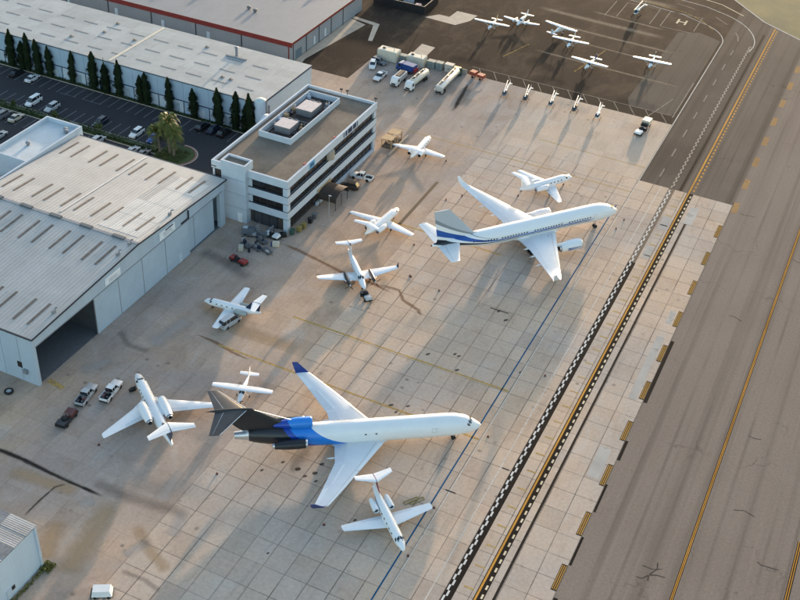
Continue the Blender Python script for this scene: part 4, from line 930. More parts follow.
# ---- liveries (paint patterns in the aircraft's own coordinates)
def livery_tri():
    mt = bpy.data.materials.new('blue_black_tail_livery'); t = NT(mt); x, y, z = t.sep(t.obj())
    b = t.math('SUBTRACT', 23.35, x)                                 # metres back from the nose
    zz = t.math('MAXIMUM', t.math('SUBTRACT', z, 1.75), 0.0)
    curve = t.math('POWER', t.math('MINIMUM', t.math('DIVIDE', zz, 4.0), 1.0), 0.62)
    f1 = t.math('SUBTRACT', b, t.math('ADD', 20.6, t.math('MULTIPLY', curve, 9.3)))    # > 0 blue
    f2 = t.math('SUBTRACT', b, t.math('ADD', 26.4, t.math('MULTIPLY', curve, 6.9)))    # > 0 deeper blue
    f3 = t.math('SUBTRACT', b, t.math('ADD', 28.4, t.math('MULTIPLY', curve, 5.9)))    # > 0 black
    n = t.noise(t.obj(), 0.35, 4)
    c = t.mix(t.maprange(n, 0.3, 0.7), (0.76, 0.76, 0.765), (0.81, 0.81, 0.81))
    c = t.mix(t.maprange(f1, 0, 0.08), c, (0.012, 0.20, 0.66)); c = t.mix(t.maprange(f2, 0, 0.08), c, (0.008, 0.055, 0.36)); c = t.mix(t.maprange(f3, 0, 0.08), c, (0.020, 0.020, 0.023))
    pipe = t.math('MULTIPLY', t.maprange(t.math('SUBTRACT', b, 39.9), 0, 0.05), t.math('LESS_THAN', z, 5.32)); c = t.mix(pipe, c, (0.55, 0.55, 0.56))
    t.put(t.b.inputs['Base Color'], c); t.b.inputs['Roughness'].default_value = 0.3
    t.put(t.b.inputs['Metallic'], t.math('MULTIPLY', pipe, 0.7)); return mt
def livery_twin(fin):
    mt = bpy.data.materials.new('striped_livery_fin' if fin else 'striped_livery'); t = NT(mt); x, y, z = t.sep(t.obj())
    b = t.math('SUBTRACT', 23.65, x)
    q = t.math('POWER', t.math('DIVIDE', t.math('MAXIMUM', t.math('SUBTRACT', b, 31.0), 0.0), 14.5), 1.6)
    w_ = t.math('ADD', 0.24, t.math('MULTIPLY', q, 1.02))
    base = t.math('ADD', 3.62, t.math('MULTIPLY', q, 1.75))
    base = t.math('ADD', base, t.math('MULTIPLY', t.math('POWER', t.math('DIVIDE', t.math('MAXIMUM', t.math('SUBTRACT', 16.0, b), 0.0), 16.0), 2.0), -0.5))
    u = t.math('DIVIDE', t.math('SUBTRACT', z, base), w_)
    W = (0.80, 0.80, 0.80)
    st = [(0.0, W), (0.10, (0.016, 0.018, 0.028)), (0.185, W), (0.25, (0.016, 0.085, 0.34)), (0.375, W), (0.47, (0.25, 0.27, 0.29)), (0.54, (0.48, 0.51, 0.54))]
    if not fin: st = st[:-1]+[(0.50, W)]
    c = t.ramp(t.math('DIVIDE', t.math('ADD', u, 1.0), 10.0), st, 'CONSTANT')
    front = t.maprange(b, 7.0, 9.0)
    c = t.mix(front, W, c)
    t.put(t.b.inputs['Base Color'], c); t.b.inputs['Roughness'].default_value = 0.3; return mt
def livery_red():
    mt = bpy.data.materials.new('red_striped_fin'); t = NT(mt); x, y, z = t.sep(t.obj())
    u = t.math('SUBTRACT', z, t.math('MULTIPLY', x, -0.42))
    c = t.ramp(t.math('FRACT', t.math('MULTIPLY', u, 0.30)), [(0, (0.8, 0.8, 0.8)), (0.45, (0.30, 0.02, 0.06)), (0.60, (0.05, 0.05, 0.07)), (0.74, (0.8, 0.8, 0.8))], 'CONSTANT')
    t.put(t.b.inputs['Base Color'], c); t.b.inputs['Roughness'].default_value = 0.3; return mt

LT = livery_tri(); L75 = livery_twin(False); L75F = livery_twin(True)
PAIR = lambda d: [(0, -d), (0, d)]
def duct_mat():
    mt = bpy.data.materials.new('two_blue_duct'); t = NT(mt); x, y, z = t.sep(t.obj()); b = t.math('ADD', t.math('SUBTRACT', 23.35, x), t.math('MULTIPLY', z, -0.6))
    t.put(t.b.inputs['Base Color'], t.ramp(t.math('DIVIDE', t.math('SUBTRACT', b, 24.0), 10.0), [(0, (0.02, 0.21, 0.66)), (0.52, (0.008, 0.055, 0.36)), (0.82, (0.02, 0.02, 0.023))], 'CONSTANT')); t.b.inputs['Roughness'].default_value = 0.3; return mt
A_DUCT = duct_mat()
# ---- three-engined airliner, blue and black tail
st = [(0, .06, 2.75, 2.88), (.35, .50, 2.35, 3.25), (1.0, .92, 1.98, 3.75), (1.9, 1.28, 1.68, 4.45), (3.0, 1.56, 1.48, 5.02), (4.6, 1.80, 1.34, 5.42), (6.8, 1.88, 1.30, 5.52), (28, 1.88, 1.30, 5.52), (32, 1.84, 1.55, 5.62), (36, 1.50, 2.20, 5.70), (39.9, .98, 3.15, 5.45), (40.0, .90, 3.3, 5.3), (42.3, .62, 3.75, 5.05)]
W7 = [(16.2, 10.2, 0.6, 1.85, .12), (17.3, 8.4, 1.9, 1.95, .12), (20.5, 5.6, 6.1, 2.3, .11), (24.6, 3.9, 11.6, 2.75, .10), (28.3, 2.4, 16.3, 3.15, .09)]
tri, F7 = aircraft('trijet_airliner', 'white three engined airliner with blue and black T tail', 'airplane', (-42.8, 139.1), 34.3, 46.7, st,
    wing=dict(secs=W7, winglet=[(28.3, 2.4, 16.3, 3.15, .09), (28.9, 2.0, 16.8, 3.5, .08), (30.4, 0.9, 17.35, 4.9, .07)], winglet_mat=A_NAVY, box=(15.5, 27.0, 1.92, 1.05, 2.6),
        strips=[('leading_edge_slat', .10, .50, 0.0, .10, A_METAL if False else A_WHITE, .022), ('leading_edge_slat', .52, .985, 0.0, .12, A_WHITE, .022), ('inboard_flap', .08, .36, .74, .985, A_FLAP, .014), ('outboard_flap', .39, .70, .74, .985, A_FLAP, .014), ('aileron', .74, .96, .74, .985, A_WHITE, .014), ('spoiler', .40, .69, .63, .72, A_WHITE, .02), ('spar_seam', .09, .99, .145, .155, A_GREY, .012)],
        pods=[(25.2, 4.6, 1.95, 2.2, .16), (25.6, 8.6, 2.3, 1.9, .14)]),
    tail=[(40.2, 5.0, 0.1, 9.95, .09), (44.6, 1.75, 5.4, 9.75, .08)],
    fin=[(30.2, 10.6, 0, 5.2, .09), (33.4, 8.6, 0, 6.3, .10), (38.9, 6.2, 0, 9.8, .09), (39.4, 5.9, 0, 10.15, .06)],
    engines=[dict(b=30.4, y=2.85, z=4.05, ln=5.4, r=.80, mats=[A_BLACK, A_METAL, A_METAL], pyl=(31.5, 35.2, 1.5, 2.3, 3.9, 4.2)), dict(b=30.4, y=-2.85, z=4.05, ln=5.4, r=.80, mats=[A_BLACK, A_METAL, A_METAL], pyl=(31.5, 35.2, -2.3, -1.5, 3.9, 4.2))],
    gears=[(4.75, 0, 2.0, .42, PAIR(.3)), (24.0, 2.86, 2.2, .62, PAIR(.38), .38), (24.0, -2.86, 2.2, .62, PAIR(.38), .38)],
    cockpit=[(1.75, 2.15, 68, 88, .02, 3, .1), (1.75, 2.15, 112, 92, .02, 3, .1), (1.9, 2.4, 46, 64, .02, 3, .15), (1.9, 2.4, 134, 116, .02, 3, .15), (2.2, 2.7, 28, 42, .02, 3, .15), (2.2, 2.7, 152, 138, .02, 3, .15)],
    mats=dict(body=LT, wing=A_WING, fin=LT, tail=pm('dark_grey_tailplane', (0.048, 0.046, 0.048), 0.4, var=0.25, scale=0.5)))
du = MB(); du.lathe((23.35-29.3, 0, 6.25), (-1, 0, -.02), [(0, .78), (.05, .9), (.3, .98), (2.6, 1.0), (4.6, .78), (6.5, .35)], 20, cap=False); dn = du.build('centre_engine_duct', [A_DUCT], tri, smooth=60)
du = MB(); du.lathe((23.35-29.5, 0, 6.25), (-1, 0, 0), [(0, .80), (.8, .6), (.81, .01)], 20, cap=False); du.build('intake', A_DARK, dn)
bu = MB(); bu.lathe((23.35-39.0, 0, 10.05), (-1, 0, 0), [(0, .03), (1.0, .22), (3.5, .30), (6.0, .25), (7.7, .03)], 12); bu.build('tail_bullet', A_BLACK, tri, smooth=True)
fe = MB(); fe.lathe((23.35-30.0, 0, 5.75), (-8.9, 0, 4.0), [(0, .07), (9.7, .05)], 6); fe.build('fin_leading_edge', A_WHITE, tri)
for s_ in (1, -1):
    q = MB(); q.loft(foil(23.35, [(40.1, .22, .3, 9.98, .5), (44.55, .15, 5.4, 9.78, .5)], s_)); q.build('stabilizer_leading_edge', A_METAL, tri)
door_outline(tri, F7, 8.6, 14); door_outline(tri, F7, 8.6, 166); door_outline(tri, F7, 26.2, 20)
q = MB()
for b in (18.6, 20.4): F7.patch(q, b-.16, b+.16, 158, 164, .015, 1); F7.patch(q, b-.16, b+.16, 16, 22, .015, 1)
q.build('overwing_hatch', A_DARK, tri)

# ---- twin-engined airliner with winglets and blue stripes
st = [(0, .06, 3.42, 3.56), (.35, .48, 3.02, 3.98), (1.0, .88, 2.72, 4.45), (1.9, 1.22, 2.50, 5.05), (3.0, 1.50, 2.36, 5.62), (4.8, 1.78, 2.26, 6.08), (7.0, 1.88, 2.22, 6.25), (30, 1.88, 2.22, 6.25), (35, 1.74, 2.70, 6.24), (40, 1.24, 3.75, 6.12), (44, .72, 4.55, 5.90), (46.4, .34, 4.95, 5.60), (46.75, .2, 5.08, 5.45)]
W5 = [(16.2, 10.4, .6, 2.45, .13), (17.2, 9.0, 1.9, 2.55, .13), (19.8, 6.6, 6.4, 3.05, .12), (23.4, 4.2, 13.0, 3.75, .10), (26.8, 2.0, 19.0, 4.45, .09)]
twin, F5 = aircraft('twinjet_airliner', 'white twin engined airliner with blue stripes and upswept winglets', 'airplane', (-42.0, 218.3), 50.9, 47.3, st,
    wing=dict(secs=W5, winglet=[(26.8, 2.0, 19.0, 4.45, .09), (27.5, 1.7, 19.8, 4.75, .08), (28.4, 1.2, 20.35, 5.6, .07), (29.3, .65, 20.7, 6.9, .06)], box=(15.2, 27.5, 1.95, 1.75, 3.3),
        strips=[('leading_edge_slat', .09, .985, 0.0, .10, A_WHITE, .02), ('inboard_flap', .09, .36, .76, .985, A_FLAP, .014), ('outboard_flap', .39, .74, .76, .985, A_FLAP, .014), ('aileron', .78, .96, .76, .985, A_WHITE, .014), ('spar_seam', .09, .99, .14, .15, A_GREY, .012)],
        pods=[(25.0, 5.2, 2.75, 2.4, .2), (25.8, 8.6, 3.1, 2.2, .18), (26.8, 12.2, 3.45, 1.9, .16)]),
    tail=[(40.4, 5.2, .5, 5.05, .1), (44.2, 1.9, 7.6, 5.75, .08)],
    fin=[(34.5, 11.2, 0, 5.7, .08), (37.2, 8.4, 0, 6.6, .10), (43.3, 3.5, 0, 13.45, .09)],
    engines=[dict(b=13.7, y=6.5, z=1.95, ln=5.2, r=1.22, mats=[A_WHITE, A_METAL, A_METAL], pyl=(15.5, 20.5, 6.3, 6.7, 2.6, 3.1)), dict(b=13.7, y=-6.5, z=1.95, ln=5.2, r=1.22, mats=[A_WHITE, A_METAL, A_METAL], pyl=(15.5, 20.5, -6.7, -6.3, 2.6, 3.1))],
    gears=[(5.4, 0, 2.8, .44, PAIR(.3)), (23.8, 3.66, 2.6, .54, [(.6, -.45), (.6, .45), (-.6, -.45), (-.6, .45)], .36), (23.8, -3.66, 2.6, .54, [(.6, -.45), (.6, .45), (-.6, -.45), (-.6, .45)], .36)],
    windows=(8.5, 37.5, 44, 8.0, .17, 7.5, (9, 10, 22, 23, 34)),
    cockpit=[(1.6, 2.0, 68, 88, .02, 3, .1), (1.6, 2.0, 112, 92, .02, 3, .1), (1.75, 2.3, 48, 65, .02, 3, .15), (1.75, 2.3, 132, 115, .02, 3, .15)],
    mats=dict(body=L75, wing=A_WING, fin=L75F))
ap = MB(); ap.lathe((23.65-46.7, 0, 5.27), (-1, 0, 0), [(0, .19), (.25, .15), (.25, .1), (.1, .05)], 10); ap.build('apu_exhaust', A_DARK, twin)
for s_ in (1, -1):
    q = MB()
    for k_, (z0, z1) in enumerate(((1.65, 1.85), (2.0, 2.22))):
        for i in range(6):
            b0, b1 = 14.2+i*.55, 14.2+(i+1)*.55; vs = []
            for b, w_ in ((b0, i/6), (b1, (i+1)/6)):
                for z in (z0, z0+(z1-z0)*(0.4+0.6*w_)):
                    dz = z-1.95; vs.append((23.65-b, s_*6.5-math.sqrt(max(0, 1.30**2-dz*dz)), z))
            q.add(vs, [(0, 1, 3, 2)])
    q.build('engine_stripe', A_NAVY, twin)
door_outline(twin, F5, 7.2, 170); door_outline(twin, F5, 16.0, 170)
for i in range(5):
    q = MB(); foil_strip(q, 23.65, W5, -1, .10+.012*i, .104+.012*i+.006, .20+.03*(i % 3), .23+.03*(i % 3), .02, 1); q.build('wing_walk_mark', A_GREY, twin)

# ---- business jets
def biz(name, label, nose, hdg, L, span, w, zb, zt, rootle, rootch, tiple, tipch, eng, stab, finp, wz=1.1, dih=.5, nwin=6, mats=None, winb=None, group='business jets parked on the apron', kink=None, tail_z=None, er=.55, eln=3.0, ez=None, emats=None, cock=2):
    zm = (zb+zt)/2
    st = [(0, .05, zm-.30, zm-.20), (.02*L, w*.38, zm-.55, zm+.08), (.06*L, w*.66, zb+.18*(zt-zb), zm+.30*(zt-zb)), (.10*L, w*.86, zb+.08*(zt-zb), zt-.20*(zt-zb)), (.15*L, w*.98, zb+.02, zt-.04), (.22*L, w, zb, zt), (.58*L, w, zb, zt), (.74*L, w*.80, zb+.14*(zt-zb), zt+.01), (.86*L, w*.50, zb+.42*(zt-zb), zt-.02), (.95*L, w*.2, zb+.66*(zt-zb), zt-.12*(zt-zb))]
    secs = [(rootle-.25, rootch*1.1, w*.3, wz, .12), (rootle, rootch, w*.95, wz+.04, .12)]
    if kink: secs.append((kink[0], kink[1], kink[2], wz+dih*kink[2]/(span/2), .11))
    secs += [(tiple, tipch, span/2-.15, wz+dih, .10), (tiple+.35, tipch*.6, span/2, wz+dih+.03, .06)]
    tz = tail_z; sr, sc, st_, sch, ssp = stab
    ezz = ez if ez else zt-.42*(zt-zb)
    em = emats or [A_WHITE, A_METAL, A_METAL]
    ey = w*.92+er*1.05
    ck = [(.095*L, .135*L, 52, 87, .015, 3, .02*L), (.095*L, .135*L, 128, 93, .015, 3, .02*L), (.115*L, .15*L, 22, 48, .015, 3, .012*L), (.115*L, .15*L, 158, 132, .015, 3, .012*L)]
    r, F = aircraft(name, label, 'airplane', nose, hdg, L, st,
        wing=dict(secs=secs, box=(rootle-.5, rootle+rootch*1.15, w*1.04, zb-.12, zb+.55*(zt-zb)), strips=[('flap', .10, .55, .74, .98, A_FLAP, .01), ('aileron', .58, .92, .74, .98, A_WHITE, .01)]),
        tail=[(sr, sc, .06, tz, .09), (st_, sch, ssp/2, tz+.05, .08)],
        fin=[(finp[0], finp[1], 0, zt-.25, .10), (finp[2], finp[3], 0, tz+.08, .09)],
        engines=[dict(b=eng, y=ey, z=ezz, ln=eln, r=er, mats=em, pyl=(eng+.25*eln, eng+.8*eln, w*.6, ey-er*.6, ezz-.1, ezz+.1)), dict(b=eng, y=-ey, z=ezz, ln=eln, r=er, mats=em, pyl=(eng+.25*eln, eng+.8*eln, -ey+er*.6, -w*.6, ezz-.1, ezz+.1))],
        gears=[(.14*L, 0, zb+.2, .22, [(0, 0)], .18), (rootle+rootch*.75, span*.13, wz+.1, .30, [(0, 0)], .22), (rootle+rootch*.75, -span*.13, wz+.1, .30, [(0, 0)], .22)],
        windows=((winb or (.24*L))+0, (winb or (.24*L))+nwin*.85, nwin, 22, .19, 15), cockpit=ck[:2*cock], mats=mats, group=group)
    door_outline(r, F, .20*L, 12, .38, 60); return r, F
GX, FG = biz('business_jet', 'large white swept wing business jet with navy fin near the open hangar door', (-103.2, 122.9), 142.2, 22.0, 19.6, .98, 1.0, 2.95, 6.4, 4.9, 12.9, 1.35, 9.2, (18.9, 2.5, 20.9, 1.1, 8.0), (15.2, 5.2, 19.4, 2.6), wz=1.15, dih=.75, nwin=7, tail_z=5.9, er=.82, eln=5.0, ez=2.55, kink=(8.6, 3.4, 3.2), mats=dict(fin=A_NAVY2))
q = MB(); q.box(11-2.9, 11-2.0, .85, 1.9, .55, .62); q.tube((11-2.45, .95, 1.05), (11-2.45, 1.9, .3), .1); q.box(11-2.85, 11-2.05, 1.0, 2.2, .25, .35); q.build('air_stair', A_DARK, GX)
CJ, _ = biz('business_jet', 'small white straight wing jet with grey van beside its wing', (-105.0, 147.6), -174.5, 12.9, 14.2, .80, .75, 2.35, 4.6, 2.5, 5.3, 1.25, 7.3, (10.6, 1.7, 11.4, 1.0, 5.6), (8.8, 3.2, 10.6, 1.7), wz=.85, dih=.55, nwin=4, tail_z=4.15, er=.48, eln=2.4, emats=[pm('olive_nacelle', (0.33, 0.36, 0.33), .4), A_METAL, A_METAL], mats=dict(fin=A_NAVY2))
B7, _ = biz('business_jet', 'white business jet between the king-post drain and the office canopy' if False else 'plain white business jet parked beside a rusty slot drain', (-86.0, 197.0), 84.0, 14.6, 16.2, .92, .85, 2.65, 4.6, 2.7, 6.9, 1.0, 8.2, (12.3, 1.6, 13.3, .85, 6.0), (9.9, 3.2, 12.0, 1.6), wz=.95, dih=.65, nwin=0, tail_z=4.5, er=.58, eln=3.0)
B8, _ = biz('business_jet', 'white business jet with black engine covers near the fuel trucks', (-93.6, 231.1), 92.6, 13.4, 13.4, .85, .80, 2.5, 4.9, 2.8, 7.0, 1.0, 7.9, (11.2, 1.8, 12.2, .9, 6.0), (9.0, 3.2, 11.0, 1.8), wz=.9, dih=.5, nwin=4, tail_z=4.3, er=.52, eln=2.6, emats=[A_WHITE, A_DARK, A_DARK])
FA, _ = biz('business_jet', 'white business jet with swept wings parked beyond the striped airliner', (-56.3, 230.1), 57.0, 16.4, 16.0, .98, 1.0, 2.95, 5.4, 3.4, 9.2, 1.15, 8.4, (13.8, 1.9, 15.2, 1.0, 6.2), (11.0, 4.0, 13.6, 2.0), wz=1.15, dih=.7, nwin=6, tail_z=5.4, er=.62, eln=3.4)
RD, FRD = biz('business_jet', 'white business jet with red striped tail in front of the trijet wing', (-43.1, 108.5), -43.4, 14.5, 15.2, .82, .75, 2.4, 5.6, 2.7, 6.6, 1.3, 8.6, (12.2, 2.0, 13.6, 1.0, 6.3), (10.0, 3.6, 12.3, 1.8), wz=.85, dih=.6, nwin=5, tail_z=4.4, er=.52, eln=2.7, mats=dict(fin=livery_red()))
for s_ in (12, 168):
    q = MB()
    FRD.patch(q, 8.4, 11.6, s_-5, s_+1, .014, 4, .6); q.build('red_stripe', A_RED, RD); q = MB(); FRD.patch(q, 8.0, 11.4, s_+(3 if s_ < 90 else -9), s_+(6 if s_ < 90 else -4), .014, 4, .6); q.build('dark_stripe', A_NAVY2, RD)
for s_ in (-1, 1):
    q = MB(); q.box(7.25-10.4, 7.25-9.0, s_*1.72-.12 if s_ > 0 else s_*1.72-.1, s_*1.72+.22 if s_ > 0 else s_*1.72+.12, .85, 1.1) if False else None

# ---- propeller aircraft
def propeller(root, x, y, z, r, blades, spin, par=None):
    p = MB(); p.lathe((x, y, z), (1, 0, 0), [(0, spin), (spin*1.2, spin*.8), (spin*2.2, .02)], 12); o = p.build('propeller', A_METAL if spin > .15 else A_WHITE, par or root, smooth=True)
    for i in range(blades):
        a = 2*PI*i/blades+.5; q = MB()
        q.loft([[(x+.15+dx, y+math.cos(a)*t_-math.sin(a)*w_, z+math.sin(a)*t_+math.cos(a)*w_) for dx, w_ in ((0, -c), (.03, 0), (0, c), (-.02, 0))] for t_, c in ((spin*.5, .05), (r*.5, .10), (r*.9, .085), (r, .03))]); q.build('blade', A_BLACK, o)
    return o
st = [(0, .05, 1.45, 1.55), (.3, .30, 1.25, 1.75), (1.3, .55, 1.05, 1.95), (2.3, .66, .95, 2.20), (3.1, .70, .92, 2.65), (4.0, .71, .90, 2.72), (8.0, .71, .90, 2.72), (10.5, .48, 1.25, 2.62), (12.6, .22, 1.75, 2.45), (13.6, .06, 2.05, 2.3)]
KA, FK = aircraft('turboprop_airplane', 'white twin turboprop with black cowlings and dark winglets', 'airplane', (-79.0, 166.3), -48.0, 14.2, st,
    wing=dict(secs=[(3.6, 3.1, .3, 1.05, .14), (3.9, 2.8, 2.7, 1.25, .14), (4.9, 1.2, 8.4, 1.85, .11)], winglet=[(4.9, 1.2, 8.4, 1.85, .1), (5.25, .75, 8.65, 2.1, .08), (5.6, .4, 8.75, 2.75, .07)], winglet_mat=A_NAVY2,
        strips=[('flap', .08, .55, .76, .98, A_FLAP, .01)]),
    tail=[(11.9, 1.7, .06, 4.35, .1), (12.7, .95, 2.85, 4.4, .09)], fin=[(9.6, 3.2, 0, 2.5, .1), (11.8, 1.7, 0, 4.4, .1)],
    gears=[(1.9, 0, 1.1, .26, [(0, 0)], .2), (4.9, 2.6, 1.3, .32, PAIR(.16), .2), (4.9, -2.6, 1.3, .32, PAIR(.16), .2)],
    windows=(4.2, 8.2, 7, 16, .17, 16), cockpit=[(2.35, 3.0, 54, 86, .015, 3, .3), (2.35, 3.0, 126, 94, .015, 3, .3), (2.5, 3.3, 24, 50, .015, 3, .25), (2.5, 3.3, 156, 130, .015, 3, .25)], mats=dict(fin=A_WHITE))
for s_ in (1, -1):
    n_ = MB(); n_.loft([[(7.1-b, s_*2.65+w_*math.cos(2*PI*i/14), zc+h_*math.sin(2*PI*i/14)) for i in range(14)] for b, w_, h_, zc in ((1.75, .2, .22, 1.6), (2.1, .36, .42, 1.55), (3.2, .42, .5, 1.5), (4.6, .42, .48, 1.45), (5.8, .3, .34, 1.5), (6.6, .08, .1, 1.55))])
    e = n_.build('engine', pm('black_cowling', (0.04, 0.04, 0.045), .35), KA, smooth=True)
    x_ = MB(); x_.tube((7.1-2.9, s_*2.65-.45, 1.6), (7.1-3.4, s_*2.65-.6, 1.65), .13); x_.tube((7.1-2.9, s_*2.65+.45, 1.6), (7.1-3.4, s_*2.65+.6, 1.65), .13); x_.build('exhaust_stack', A_METAL, e)
    propeller(KA, 7.1-1.75, s_*2.65, 1.6, 1.3, 4, .20, e)
fe = MB(); fe.box(-5.2, -4.6, -.12, .12, 4.35, 4.62); fe.tube((7.1-11.9, 0, 4.45), (7.1-13.7, 0, 4.45), .12, .04); fe.build('tail_bullet', A_NAVY2, KA)

CESS = {}
def light_plane(label, nose, hdg, stripe, high=True, group='light aircraft tied down on the dark tarmac', name='light_airplane'):
    h = rad(hdg); L = 8.3
    st = [(0.15, .20, .95, 1.35), (.3, .38, .85, 1.48), (1.2, .48, .75, 1.62), (1.75, .52, .70, 1.75), (2.35, .54, .68, 2.12), (3.8, .52, .70, 2.12), (5.0, .34, .95, 1.85), (7.0, .15, 1.2, 1.62), (8.1, .05, 1.35, 1.5)]
    body = stripe
    wz = 2.18 if high else .95
    r, F = aircraft(name, label, 'airplane', nose, hdg, L, st,
        wing=dict(secs=[(1.95, 1.5, .0, wz, .12), (1.95, 1.48, 2.8, wz+.04, .12), (2.08, 1.05, 5.3, wz+.10, .10), (2.25, .8, 5.5, wz+.10, .06)], strips=[('flap', .08, .5, .74, .98, A_FLAP, .01)]),
        tail=[(6.9, 1.15, .05, 1.5, .09), (7.15, .8, 1.75, 1.5, .08)], fin=[(6.1, 2.0, 0, 1.5, .09), (7.4, .9, 0, 2.75, .08)],
        gears=[(.8, 0, .9, .2, [(0, 0)], .14), (2.9, 1.15, .62, .22, [(0, 0)], .16), (2.9, -1.15, .62, .22, [(0, 0)], .16)],
        windows=(2.6, 3.9, 2, 28, .38, 30), cockpit=[(1.75, 2.3, 25, 86, .012, 3), (1.75, 2.3, 155, 94, .012, 3)], mats=dict(fin=body), group=group)
    propeller(r, L/2-.15, 0, 1.15, .95, 2, .13)
    for s_ in (1, -1):
        if high: q = MB(); q.tube((L/2-2.6, s_*.5, .85), (L/2-2.5, s_*2.7, wz+.02), .04, n=6); q.build('wing_strut', A_WHITE, r)
        q = MB(); q.tube((L/2-2.8, s_*.4, .8), (L/2-2.9, s_*1.15, .25), .05, n=6); q.build('gear_leg', A_WHITE, r)
    q = MB(); F.patch(q, 1.0, 6.5, 2, 10, .012, 4); F.patch(q, 1.0, 6.5, 178, 170, .012, 4); q.build('side_stripe', body, r)
    return r
A_TEAL = pm('teal_stripe', (0.05, 0.28, 0.32), .35); A_BLUE2 = pm('blue_stripe', (0.03, 0.07, 0.22), .35); A_TAN2 = pm('tan_stripe', (0.45, 0.34, 0.18), .4)
light_plane('small white high wing propeller plane just behind the trijet tailplane', (-83.4, 125.6), -73.1, A_WHITE, group=None)
light_plane('high wing light plane standing beside a low wing twin', (-105.9, 301.3), -88.0, A_TAN2)
light_plane('large winged pale plane with its tail turned to the hatched band', (-86.5, 315.2), 76.0, A_LGREY)
light_plane('plain white high wing light plane between two others', (-81.3, 301.8), -87.0, A_WHITE)
light_plane('high wing light plane with dark blue fin', (-72.3, 290.4), -96.0, A_BLUE2)
light_plane('white light plane with teal body stripe near the grey asphalt repair', (-56.6, 300.8), -87.0, A_TEAL)
# low-wing twin
st = [(0, .08, .95, 1.15), (.4, .34, .8, 1.4), (1.6, .52, .7, 1.7), (2.4, .58, .68, 2.1), (4.2, .56, .7, 2.15), (6.0, .34, .95, 1.85), (8.0, .15, 1.25, 1.65), (8.6, .05, 1.4, 1.55)]
TW, FT = aircraft('light_twin_airplane', 'white low wing twin propeller plane on dark tarmac', 'airplane', (-99.7, 309.0), -92.0, 8.8, st,
    wing=dict(secs=[(2.3, 2.0, .2, .85, .13), (2.5, 1.7, 2.2, 1.0, .13), (2.9, 1.0, 5.6, 1.3, .1), (3.1, .6, 5.8, 1.3, .06)]),
    tail=[(7.4, 1.2, .05, 1.55, .09), (7.7, .8, 2.1, 1.6, .08)], fin=[(6.6, 2.0, 0, 1.6, .09), (7.9, .9, 0, 2.9, .08)],
    gears=[(1.0, 0, .9, .2, [(0, 0)], .14), (3.2, 1.9, .9, .24, [(0, 0)], .16), (3.2, -1.9, .9, .24, [(0, 0)], .16)],
    windows=(2.9, 4.3, 2, 28, .35, 28), cockpit=[(1.9, 2.5, 25, 86, .012, 3), (1.9, 2.5, 155, 94, .012, 3)], group='light aircraft tied down on the dark tarmac')
for s_ in (1, -1):
    n_ = MB(); n_.loft([[(4.4-b, s_*1.9+w_*math.cos(2*PI*i/12), zc+h_*math.sin(2*PI*i/12)) for i in range(12)] for b, w_, h_, zc in ((1.5, .22, .2, 1.25), (1.8, .4, .34, 1.22), (3.0, .42, .36, 1.2), (4.4, .3, .25, 1.2), (5.0, .06, .06, 1.2))]); e = n_.build('engine', A_WHITE, TW, smooth=True)
    propeller(TW, 4.4-1.5, s_*1.9, 1.25, .95, 2, .14, e)

# ---- helicopters
def helicopter(label, nose, hdg, cab, boom, scale_=1.0, group='small helicopters lined up along the hatched band'):
    h = rad(hdg); L = 8.6*scale_; root = empty('helicopter', Vector((nose[0], nose[1], 0))-Vector((math.cos(h), math.sin(h), 0))*1.4*scale_, h); tag(root, label, 'helicopter', group)
    k_ = scale_; x0 = 1.4
    F = Fus([(0, .06, .85, .95), (.25, .40, .60, 1.30), (.8, .60, .45, 1.72), (1.5, .65, .42, 1.85), (2.2, .58, .5, 1.80), (2.9, .35, .75, 1.60), (3.3, .16, 1.0, 1.45)], 2*x0)
    mb = MB(); F.mesh(mb, 18, .4); b_ = mb.build('cabin', cab, root, smooth=True)
    mb = MB(); F.patch(mb, .12, .95, 20, 160, .015, 6); mb.build('windscreen', A_GLASS, b_, smooth=True)
    for a0, a1 in ((0, 42), (138, 180)): mb = MB(); F.patch(mb, 1.05, 1.75, a0, a1, .015, 3); mb.build('door_window', A_GLASS, b_, smooth=True)
    mb = MB(); mb.frustum((-1.5, -.1, -.18, .18), 1.7, (-1.0, -.3, -.08, .08), 2.45); mb.build('mast_fairing', cab, root)
    mb = MB(); mb.tube((x0-2.7, 0, 1.25), (x0-7.2, 0, 1.45), .26, .15, 10); t_ = mb.build('tail_boom', boom, root, smooth=True)
    mb = MB(); mb.loft(foil(x0, [(6.7, .5, 0, .9, .1), (6.75, .55, 0, 1.4, .1), (7.1, .4, 0, 2.15, .1)], 1, True)); mb.box(x0-6.9, x0-6.45, -.05, .75, 1.4, 1.45); mb.build('tail_fin', boom, t_)
    mb = MB(); mb.box(x0-7.25, x0-7.1, -.22, -.18, .85, 1.95); mb.build('tail_rotor', A_DARK, t_)
    mb = MB(); mb.tube((-.65, 0, 2.3), (-.65, 0, 2.75), .06, n=6); ro = mb.build('rotor_mast', A_DARK, root)
    for s_ in (1, -1):
        mb = MB(); a = rad(6); mb.loft([[(-.65+s_*t_*math.cos(a)-w_*math.sin(a), s_*t_*math.sin(a)+w_*math.cos(a), 2.74-.01*t_+dz) for w_, dz in ((-.09, 0), (0, .02), (.09, 0), (0, -.02))] for t_ in (.15, 2.0, 3.8)]); mb.build('rotor_blade', A_LGREY, ro)
        mb = MB(); mb.tube((1.0, s_*.85, .06), (-1.7, s_*.85, .06), .05, n=6); mb.tube((1.0, s_*.85, .06), (1.25, s_*.85, .2), .05, n=6)
        for xx in (.4, -.9): mb.tube((xx, s_*.35, .6), (xx, s_*.85, .08), .04, n=6)
        mb.build('skid', A_DARK, root)
    if scale_ != 1: root.scale = (scale_,)*3
    return root
